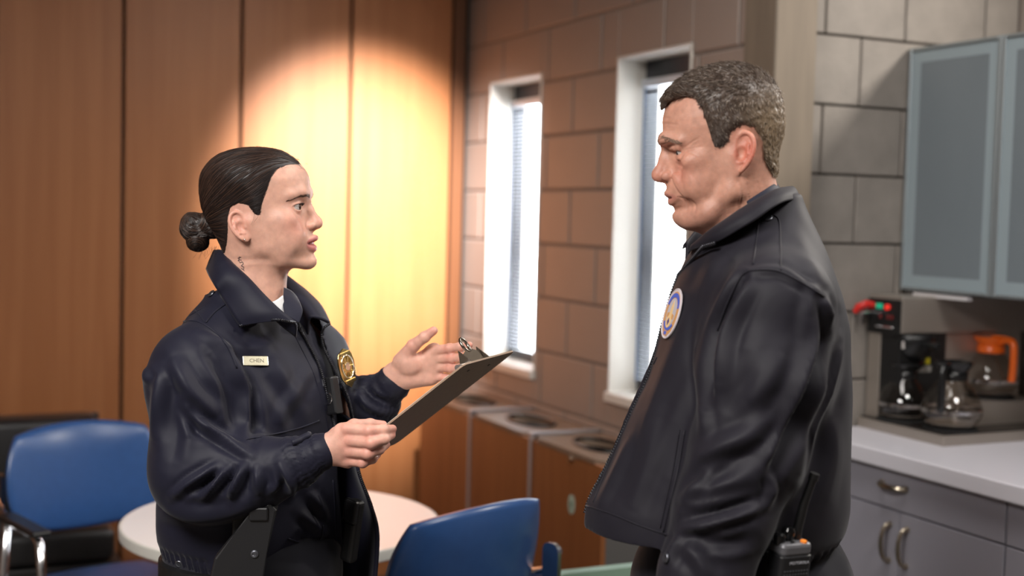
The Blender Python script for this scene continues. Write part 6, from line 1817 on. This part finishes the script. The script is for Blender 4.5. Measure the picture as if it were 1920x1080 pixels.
for sx in (-1, 1):     # winged ears of the lever
    x_ = sx * 0.038
    tri = [(y0 - 0.016, zz), (y0 + 0.014, zz), (y0 + 0.002, zz + sg * 0.034)]
    MB().prism(tri, x_ - 0.0012, x_ + 0.0012, 'x').obj('lever_wing', M_clipm, clip)
lv = MB(); lv.prism([(-0.038, zz + sg * 0.004), (0.038, zz + sg * 0.004), (0.030, zz + sg * 0.026), (0.012, zz + sg * 0.032), (-0.012, zz + sg * 0.032), (-0.030, zz + sg * 0.026)], y0 + 0.001, y0 + 0.0032, 'y'); lv.obj('lever', M_clipm, clip)
rp_ = [(0.0105 * math.cos(2 * math.pi * k / 24), y0 + 0.002, zz + sg * (0.042 + 0.0135 * math.sin(2 * math.pi * k / 24))) for k in range(24)]
MB().tube(rp_, 0.0030, 8, True).obj('hanging_loop', M_clipm, clip, smooth=True)
rp_ = [(0.060 + 0.007 * math.cos(2 * math.pi * k / 20), y0 - 0.002, zz + sg * (0.009 + 0.010 * math.sin(2 * math.pi * k / 20))) for k in range(20)]
MB().tube(rp_, 0.0016, 8, True).obj('pen_loop', M_clipm, clip, smooth=True)
for sx in (-0.045, 0.045): autosmooth(MB().cyl((sx, y0, -sg * 0.0026), (sx, y0, -sg * 0.0014), 0.0032, n=12).obj('rivet', mat('rivet_dark', srgb(70, 58, 50), 0.4, 0.6), clip))

# ================================================================ the man in profile
B_ = math.radians(-3)
MF = np.array([-math.cos(B_), -math.sin(B_)]); MLd = np.array([math.sin(B_), -math.cos(B_)])      # forward, his left (towards us)
MAX_ = np.array([0.392, 2.09])
mroot = person_root('person', MAX_[0], MAX_[1], 'tall person with short greying hair in a black jacket, seen in profile looking down')
m_tab = [(1.00, 0.262, -0.085, 0.195), (1.03, 0.268, -0.120, 0.205), (1.06, 0.271, -0.158, 0.212), (1.10, 0.268, -0.166, 0.214), (1.135, 0.246, -0.164, 0.213), (1.22, 0.208, -0.161, 0.212), (1.307, 0.168, -0.158, 0.211), (1.395, 0.144, -0.152, 0.205), (1.447, 0.130, -0.138, 0.190), (1.485, 0.116, -0.124, 0.170), (1.516, 0.100, -0.112, 0.146), (1.545, 0.070, -0.098, 0.122), (1.575, 0.030, -0.084, 0.098), (1.605, 0.000, -0.070, 0.075)]
torso_m = loft_fn(MAX_, MF, MLd, m_tab, 2.3)
g = Grid((0.02, 1.70, 0.98), (0.66, 2.50, 1.63), 0.0045)
g.add(torso_m, (0.05, 1.85, 1.01), (0.62, 2.35, 1.61), 0.0)
# bottom edge: the hem rides level at the front and tucks in behind
l3m = np.array([MLd[0], MLd[1], 0]); nbm = np.array([MAX_[0] + 0.02, MAX_[1], 1.515])
S1 = P(1452, 583, 1.905); S2 = S1 - l3m * 2 * float((S1[:2] - MAX_) @ MLd)
for S in (S1, S2):
    g.cone(nbm + (S - nbm) * 0.25, S + np.array([0, 0, 0.012]), 0.050, 0.076, 0.06)
arm = [(S1, 0.086), (P(1430, 700, 1.885), 0.082), (P(1396, 842, 1.872), 0.073), (P(1358, 960, 1.862), 0.070), (P(1318, 1080, 1.850), 0.064), (P(1292, 1150, 1.842), 0.050)]
mir = lambda p: p - l3m * 2 * float((p[:2] - MAX_) @ MLd)
BACK = (0.0, 0.02, 0.06, 0.12, 0.17, 0.19)
farm = [(mir(a) + np.array([q, 0, 0]), r) for (a, r), q in zip(arm, BACK)]
for (a, ra), (b, rb) in zip(arm[:-1], arm[1:]): g.cone(a, b, ra, rb, 0.03)
for (a, ra), (b, rb) in zip(farm[:-1], farm[1:]): g.cone(a, b, ra, rb, 0.03)
g.ell(P(1412, 872, 1.885), (0.070, 0.06, 0.055), 0.03)
outer = g.v.copy()
Xs, Ys, Zs = np.meshgrid(*g.ax, indexing='ij', sparse=True); tor = torso_m(Xs, Ys, Zs)
g.v = np.maximum(outer, -(tor + 0.012)).astype(np.float32)
# open front: the two halves part either side of his middle
x = Xs - MAX_[0]; y = Ys - MAX_[1]; ff_m = x * MF[0] + y * MF[1]; ll_m = x * MLd[0] + y * MLd[1]
half = 0.012 + np.clip((1.44 - Zs), 0, 1) * 0.13
half = half + np.where(ll_m < 0, 0.055, 0.0)      # the far half hangs further open
g.v = np.maximum(g.v, np.minimum(half - np.abs(ll_m), ff_m - 0.02)).astype(np.float32)
zcut = np.where(ff_m > -0.02, 1.060, 1.060 - 0.025 * np.clip((-0.02 - ff_m) / 0.08, 0, 1))
g.v = np.maximum(g.v, np.where(tor < 0.012, zcut - Zs, -1.0)).astype(np.float32)
# neck hole
g.sub(*Grid.f_cone(FM.w((-6, -90, 0)), FM.w((-16, -160, 0)), 0.052, 0.044), 0.006)
KV, KQ = g.mesh(); KV = laplace(KV, KQ, 2, 0.5)
M_FOLDS = [([(1555, 585), (1545, 650), (1512, 745), (1470, 845), (1444, 900)], 13, -0.022), ([(1520, 590), (1515, 660), (1480, 760), (1440, 840)], 16, 0.010), ([(1572, 640), (1555, 720), (1520, 820), (1500, 900)], 16, 0.010),
    ([(1395, 520), (1370, 560), (1345, 620), (1330, 690), (1328, 760)], 9, -0.016), ([(1410, 530), (1385, 580), (1362, 640), (1350, 720)], 12, 0.009), ([(1318, 590), (1312, 660), (1318, 740), (1322, 820)], 11, 0.008),
    ([(1395, 512), (1430, 506), (1465, 508), (1500, 528), (1545, 556)], 8, 0.006), ([(1540, 560), (1555, 590), (1556, 630)], 9, 0.012),
    ([(1312, 862), (1350, 838), (1405, 812), (1450, 770)], 18, 0.010), ([(1322, 890), (1370, 868), (1420, 850)], 16, -0.010), ([(1288, 934), (1312, 905), (1340, 880), (1380, 866)], 11, 0.008),
    ([(1272, 994), (1318, 986), (1365, 972), (1432, 948)], 10, 0.012), ([(1290, 968), (1345, 958), (1420, 940)], 10, -0.012), ([(1276, 950), (1300, 925), (1350, 912), (1430, 895)], 15, 0.008), ([(1280, 1020), (1310, 1050), (1330, 1090)], 14, 0.009), ([(1300, 1010), (1360, 1020), (1410, 1010)], 13, -0.009), ([(1250, 1060), (1262, 1030), (1275, 1005)], 10, 0.008),
    ([(1440, 890), (1448, 915), (1440, 950)], 9, 0.009), ([(1405, 760), (1440, 720), (1470, 660)], 20, 0.006), ([(1360, 780), (1385, 720), (1395, 650)], 20, -0.005), ([(1420, 850), (1460, 800), (1490, 740)], 14, -0.006),
    ([(1290, 560), (1262, 660), (1215, 780), (1165, 900)], 18, 0.006), ([(1310, 700), (1285, 800), (1255, 900)], 18, -0.005), ([(1120, 950), (1150, 890), (1180, 820)], 10, 0.005), ([(1180, 960), (1210, 880), (1235, 780)], 16, 0.006), ([(1350, 470), (1330, 510), (1305, 560)], 14, 0.005), ([(1375, 480), (1350, 530), (1330, 580)], 10, -0.005),
    ([(1480, 430), (1520, 490), (1550, 545)], 14, 0.004), ([(1500, 640), (1520, 560), (1530, 540)], 12, 0.005), ([(1540, 760), (1530, 850), (1500, 940)], 14, -0.006), ([(1560, 780), (1565, 860), (1545, 950)], 16, 0.005)]
KV = folds(KV, KQ, M_FOLDS, noise=(((9, 9, 7), 0.0030, 61), ((24, 24, 18), 0.0009, 62)))
# gathered elastic at the back of the hem
N_ = vnormals(KV, KQ); ang = np.arctan2((KV[:, :2] - MAX_) @ MLd, (KV[:, :2] - MAX_) @ MF); band = np.clip((1.058 - KV[:, 2]) / 0.008, 0, 1) * (np.abs(ang) > 1.9)
KV = KV + N_ * (band * 0.003 * np.cos(ang * 46 + 3 * np.sin(KV[:, 2] * 60)))[:, None]
mj = link('jacket', mesh_np('jacket', KV, KQ), M_jack_m, mroot); kb = bvh_of(KV, KQ)

shirt_m = loft_fn(MAX_, MF, MLd, [(0.98, 0.135, -0.12, 0.17), (1.05, 0.145, -0.13, 0.175), (1.2, 0.145, -0.135, 0.175), (1.35, 0.125, -0.13, 0.17), (1.44, 0.10, -0.115, 0.15), (1.485, 0.078, -0.092, 0.115), (1.525, 0.06, -0.07, 0.075)], 2.2)
gs = Grid((0.14, 1.86, 0.95), (0.60, 2.32, 1.55), 0.008); gs.add(shirt_m, (0.14, 1.86, 0.98), (0.60, 2.32, 1.53), 0)
SV, SQ = gs.mesh(); SV = SV + vnormals(SV, SQ) * (vnoise(SV * 16, 71) * 0.003)[:, None]
link('shirt', mesh_np('shirt', laplace(SV, SQ, 2), SQ), M_shirt, mroot)
legs(mroot, MAX_, MF, MLd, 0.98, 0.10, (0.175, 0.115, 0.085, 0.07))
bp = [(MAX_[0] + MF[0] * 0.158 * math.cos(2 * math.pi * k / 48) + MLd[0] * 0.195 * math.sin(2 * math.pi * k / 48), MAX_[1] + MF[1] * 0.158 * math.cos(2 * math.pi * k / 48) + MLd[1] * 0.195 * math.sin(2 * math.pi * k / 48)) for k in range(48)]
MB().prism(bp, 0.955, 1.005, 'z').obj('belt', M_belt, mroot)

# collar: ring of near and far half
top_n = [P(x_, y_, Y_) for x_, y_, Y_ in ((1484, 353, 2.085), (1474, 354, 2.045), (1452, 359, 2.01), (1420, 375, 1.985), (1389, 393.5, 1.978), (1357, 415.5, 1.980), (1326, 437.6, 1.998), (1299, 463, 2.04))]
low_n = [P(x_, y_, Y_) for x_, y_, Y_ in ((1497, 372, 2.095), (1493, 374, 2.035), (1471, 378, 1.982), (1445, 392, 1.953), (1418, 411, 1.942), (1387, 430, 1.946), (1345, 453, 1.970), (1291, 470, 2.040))]
mid_n = [(a + b) / 2 + l3m * 0.010 + np.array([0, 0, 0.003]) for a, b in zip(top_n, low_n)]
in_n = [a - l3m * 0.006 + np.array([0, 0.006, -0.030]) for a in top_n]
patch('collar', [in_n, top_n, mid_n, low_n], 0.005, M_jack_m, mj)
patch('collar', [[mir(p) for p in r] for r in (in_n, top_n, mid_n, low_n)], 0.005, M_jack_m, mj)
# dark shirt collar against the neck
patch('shirt_collar', [[P(1456, 346, 2.07), P(1448, 347, 2.02), P(1430, 358, 1.992), P(1400, 378, 1.985)], [P(1470, 366, 2.07), P(1462, 368, 2.01), P(1436, 380, 1.985), P(1404, 396, 1.978)]], 0.004, M_shirt, mroot)
# zip down the near front edge
zz = []
for zc in np.linspace(1.475, 1.078, 60):
    hw = 0.012 + max(0, 1.44 - zc) * 0.13
    # outermost front point of the near half at this height
    o_ = np.array([MAX_[0], MAX_[1], zc]) + l3m * (hw + 0.004) + np.array([MF[0], MF[1], 0]) * 0.5
    h_ = kb.ray_cast(Vector(o_), Vector((-MF[0], -MF[1], 0)))
    if h_[0] is not None: zz.append(np.array(h_[0]) - l3m * 0.002)
if len(zz) > 8:
    z_ = np.array(zz); k_ = np.ones(7) / 7
    z_ = np.stack([np.convolve(np.pad(z_[:, i], 3, 'edge'), k_, 'valid') for i in range(3)], 1)
    zipper('zip_tape', [P(1340, 456, 1.962), P(1318, 462, 1.985)] + list(z_), mj, 0.0044, 0.0042)
seam('hem_seam', kb, [(1100, 948), (1150, 965), (1200, 985), (1252, 1003)], mj, M_jack_m, 0.0014, 0.0006)
seam('front_stitch', kb, [(1112, 942), (1150, 850), (1190, 760), (1232, 670)], mj, M_jack_m, 0.0009, 0.0004)
seam('pocket_welt', kb, [(1284, 806), (1272, 880), (1258, 940), (1244, 998)], mj, M_jack_m, 0.0022, 0.0010)
seam('pocket_welt', kb, [(1274, 806), (1262, 880), (1250, 935), (1238, 990)], mj, M_jack_m, 0.0014, 0.0006)
seam('shoulder_strap_edge', kb, [(1423, 412), (1420, 440), (1416, 470), (1412, 496)], mj, M_jack_m, 0.0014, 0.0006)
seam('shoulder_strap_edge', kb, [(1452, 404), (1461, 415), (1463, 450), (1464, 507)], mj, M_jack_m, 0.0014, 0.0006)
seam('armhole_seam', kb, [(1345, 620), (1365, 565), (1392, 516), (1425, 506), (1462, 509), (1500, 528), (1545, 556)], mj, M_jack_m, 0.0016, 0.0006)
snap_btn(kb, 1440, 409, mj, 0.0072)
snap_btn(kb, 1249, 1046, mj, 0.0072)

# ---- embroidered shoulder patch on the chest
o, x, y, z = on_surface(kb, 1263, 589, 0.0022, (5.5, -13))
M_pw = mat('thread_white', srgb(206, 196, 200), 0.7); M_pg = mat('thread_gold', srgb(196, 146, 92), 0.55); M_pb = mat('thread_blue', srgb(58, 92, 190), 0.6); M_ps = mat('thread_silver', srgb(176, 176, 186), 0.5); M_pc = mat('thread_cream', srgb(222, 190, 140), 0.6); M_pn = mat('thread_deep_blue', srgb(22, 36, 120), 0.5)
def oval(a, b, n=40, cy=0.0, t0=0, t1=360): return [(a * math.cos(math.radians(t0 + (t1 - t0) * k / n)), cy + b * math.sin(math.radians(t0 + (t1 - t0) * k / n))) for k in range(n + (0 if t1 - t0 >= 360 else 1))]
pm = MB().prism(oval(0.0315, 0.0415), 0, 0.0016, 'z', 0.0005).obj('emblem_patch', M_pw, mj); pm.matrix_world = frame_matrix(o, x * 1.25, y, z)
MB().tube([(a, b, 0.0014) for a, b in oval(0.0302, 0.0402)], 0.0013, 6, True).obj('patch_border', M_pw, pm)
MB().prism(oval(0.0268, 0.0362), 0.0016, 0.0019, 'z').obj('patch_gold_field', M_pg, pm)
def arc_ring(a0, b0, a1, b1, t0, t1, cy, h0, h1, name, m_):
    MB().prism(oval(a0, b0, 24, cy, t0, t1) + list(reversed(oval(a1, b1, 24, cy, t0, t1))), h0, h1, 'z').obj(name, m_, pm)
arc_ring(0.0250, 0.0270, 0.0185, 0.0200, 12, 168, 0.0065, 0.0019, 0.0024, 'patch_blue_arc', M_pb)
MB().prism(oval(0.0180, 0.0240, 32, 0.001), 0.0019, 0.0022, 'z').obj('patch_silver_field', M_ps, pm)
arc_ring(0.0215, 0.0200, 0.0160, 0.0150, 205, 335, -0.008, 0.0022, 0.0026, 'patch_blue_arc', M_pb)
MB().prism([(-0.0052, -0.008), (0.0052, -0.008), (0.0042, 0.012), (0.0022, 0.016), (0.0, 0.0215), (-0.0022, 0.016), (-0.0042, 0.012)], 0.0022, 0.0028, 'z').obj('patch_tower', M_pc, pm)
for sx in (-1, 1): MB().prism([(sx * 0.006, -0.008), (sx * 0.014, -0.008), (sx * 0.014, -0.001), (sx * 0.006, 0.001)], 0.0022, 0.0027, 'z').obj('patch_wing', M_pg, pm)
MB().prism(oval(0.0102, 0.0102, 24, -0.0135), 0.0024, 0.0030, 'z').obj('patch_seal', M_pc, pm)
MB().prism([(0, -0.0075), (0.0042, -0.0135), (0, -0.0195), (-0.0042, -0.0135)], 0.0030, 0.0034, 'z').obj('patch_gem', M_pn, pm)
MB().prism(rrect(0.018, 0.0085, 0.002, 3, 0, -0.0320), 0.0019, 0.0026, 'z').obj('patch_plaque', M_pg, pm)
MB().prism(rrect(0.010, 0.0055, 0.001, 3, 0, -0.0320), 0.0026, 0.0030, 'z').obj('patch_plaque_field', M_pb, pm)

# ---- body
wr = P(1292, 1150, 1.842); dn = np.array([-0.12, -0.03, -1.0]); dn /= np.linalg.norm(dn); sd_ = np.array([-1, 0, 0.12]); sd_ /= np.linalg.norm(sd_)
def relaxed_hand(wr, dn, sd_, inn):
    J = []
    for k, (off, ln) in enumerate(((0.027, 0.078), (0.009, 0.086), (-0.010, 0.080), (-0.027, 0.064))):
        a = wr + dn * 0.098 + sd_ * off; b = a + dn * ln * 0.46 + inn * 0.006; c = b + dn * ln * 0.30 + inn * 0.012; d = c + dn * ln * 0.22 + inn * 0.014
        J.append(([a, b, c, d], [0.0105, 0.0092, 0.0085, 0.0072]))
    a = wr + dn * 0.03 + sd_ * 0.026 + inn * 0.01; J.append(([a, a + dn * 0.036 + sd_ * 0.018 + inn * 0.008, a + dn * 0.064 + sd_ * 0.022 + inn * 0.014, a + dn * 0.088 + sd_ * 0.020 + inn * 0.018], [0.0150, 0.0120, 0.0105, 0.0085]))
    pal = [(wr, wr + dn * 0.098 + sd_ * off, 0.022, 0.0125) for off in (0.027, 0.009, -0.010, -0.027)] + [(wr - dn * 0.05, wr, 0.026, 0.022), (wr, wr + dn * 0.03 + sd_ * 0.026 + inn * 0.01, 0.020, 0.016)]
    return hand(J, pal, 0.002)
H1, Q1 = relaxed_hand(wr, dn, sd_, -l3m * 1.0)
wr2 = mir(wr) + np.array([0.19, 0, 0]); H2, Q2 = relaxed_hand(wr2, dn, sd_, l3m * 1.0)
gb = Grid((0.06, 1.74, 0.04), (0.66, 2.44, 1.62), 0.011)
gb.add(loft_fn(MAX_, MF, MLd, [(0.98, 0.11, -0.10, 0.14), (1.2, 0.12, -0.11, 0.15), (1.38, 0.10, -0.10, 0.145), (1.47, 0.07, -0.08, 0.10), (1.52, 0.05, -0.06, 0.065)], 2.2), (0.14, 1.86, 0.98), (0.60, 2.32, 1.53), 0)
gb.cone(FM.w((-6, -120, 0)), np.array([MAX_[0], MAX_[1], 1.44]), 0.052, 0.07, 0.04)
for am in (arm, farm):
    gb.cone(nbm + (am[0][0] - nbm) * 0.3, am[0][0], 0.04, 0.055, 0.03)
    for (a, ra), (b, rb) in zip(am[:-1], am[1:]): gb.cone(a, b, ra * 0.58, rb * 0.52, 0.02)
for s in (-1, 1):
    gb.cone(np.array([MAX_[0], MAX_[1], 0.94]) + l3m * s * 0.085, np.array([MAX_[0], MAX_[1], 0.10]) + l3m * s * 0.11, 0.092, 0.045, 0.04)
BV2, BQ2 = gb.mesh(); skin_m = np.array(srgb(198, 146, 124)[:3])
V, Q, C = join_np([(FM.w(MHV_), MHQ_, MHC_), (H1, Q1, skin_m), (H2, Q2, skin_m), (BV2, BQ2, skin_m)])
me = mesh_np('body', V, Q); set_col(me, C); link('body', me, M_skin_m, mroot)
V, Q, C = man_hair(); me = mesh_np('hair', V, Q); set_col(me, C); link('hair', me, M_hair_m, mroot)
for s in (1, -1):
    c = np.array(MN['eye']) * (1, 1, s); eyeball(mroot, FM.w(c), MN['eyeR'] * 0.001, FM.d((1, -0.26, 0.12)), mat('iris_grey', srgb(52, 54, 56), 0.15))
V, Q = brow_strands(MHV_, MHQ_, [(116, 50, 9), (111, 53, 22), (98, 50, 40), (84, 44, 50)], 2.6, 150, 6.5, 2)
link('eyebrows', mesh_np('eyebrows', FM.w(V), Q), mat('brow_greying', srgb(120, 98, 82), 0.5), mroot)['kind'] = 'stuff'
reparent(mroot)

# ================================================================ two-way radio on his belt
rp0 = P(1484, 1014, 1.850)
rad = empty('two_way_radio', (0, 0, 0)); ax_u = np.array([0.07, -0.10, 1.0]); ax_u /= np.linalg.norm(ax_u); ax_x = np.array([0.90, 0.42, 0.0]); ax_x -= ax_u * (ax_x @ ax_u); ax_x /= np.linalg.norm(ax_x); ax_y = np.cross(ax_u, ax_x)
rad.matrix_world = frame_matrix(rp0 - ax_u * 0.135, ax_x, ax_y, ax_u)
tag(rad, 'black two-way radio with stub antenna on the belt of the tall person', 'radio')
M_rad = mat('radio_housing', srgb(26, 26, 28), 0.4); M_radt = mat('radio_top_grey', srgb(112, 112, 116), 0.34, 0.5)
MB().prism(rrect(0.056, 0.038, 0.008, 4), 0.0, 0.118, 'z', 0.002).obj('housing', M_rad, rad)
MB().prism(rrect(0.054, 0.036, 0.009, 4), 0.117, 0.136, 'z', 0.005).obj('top_plate', M_radt, rad)
an = MB(); pa = [(0.012, 0.006, 0.130), (0.013, 0.006, 0.150), (0.018, 0.005, 0.19), (0.026, 0.003, 0.226), (0.0265, 0.003, 0.2265), (0.028, 0.002, 0.236)]
an.tube(pa, [0.0085, 0.0075, 0.0068, 0.0062, 0.0078, 0.0074], 12); autosmooth(an.obj('antenna', M_black, rad))
autosmooth(MB().lathe([(0.0, 0.0), (0.0085, 0.0), (0.0085, 0.006), (0.010, 0.010), (0.0105, 0.017), (0.008, 0.021), (0.0, 0.022)], 18, (-0.004, 0.004, 0.134), cap=False).obj('channel_knob', mat('gloss_black', srgb(14, 14, 15), 0.12), rad))
autosmooth(MB().lathe([(0.0, 0.0), (0.008, 0.0), (0.009, 0.008), (0.009, 0.014), (0.006, 0.017), (0.0, 0.018)], 18, (-0.022, 0.0, 0.132), cap=False).obj('volume_knob', mat('gloss_black', srgb(14, 14, 15), 0.12), rad))
autosmooth(MB().lathe([(0.0, 0.0), (0.0052, 0.0), (0.0048, 0.003), (0.0, 0.0036)], 16, (0.014, -0.010, 0.1355), cap=False).obj('emergency_button', mat('orange_button', srgb(230, 130, 40), 0.4), rad))
autosmooth(MB().lathe([(0.0, 0.0), (0.003, 0.0), (0.003, 0.004), (0.0, 0.005)], 12, (-0.006, -0.010, 0.1355), cap=False).obj('toggle', M_black, rad))
tx = link('lettering', text_mesh('MOTOROLA', 0.0062, 0.0002), mat('radio_print', srgb(170, 170, 176), 0.4), rad); tx.matrix_local = Matrix.Translation((0.004, -0.0192, 0.108)) @ Matrix.Rotation(math.radians(90), 4, 'X')
gr = MB()
for i in range(9):
    for j in range(14): gr.cyl((-0.020 + i * 0.005, -0.0196, 0.096 - j * 0.0055), (-0.020 + i * 0.005, -0.0186, 0.096 - j * 0.0055), 0.0013, n=6)
go = gr.obj('speaker_grille', mat('grille_dots', srgb(70, 70, 74), 0.4), rad); go['kind'] = 'stuff'
MB().box((-0.024, 0.018, 0.02), (0.024, 0.030, 0.11), 0.003, 2).obj('belt_clip', M_belt, rad)
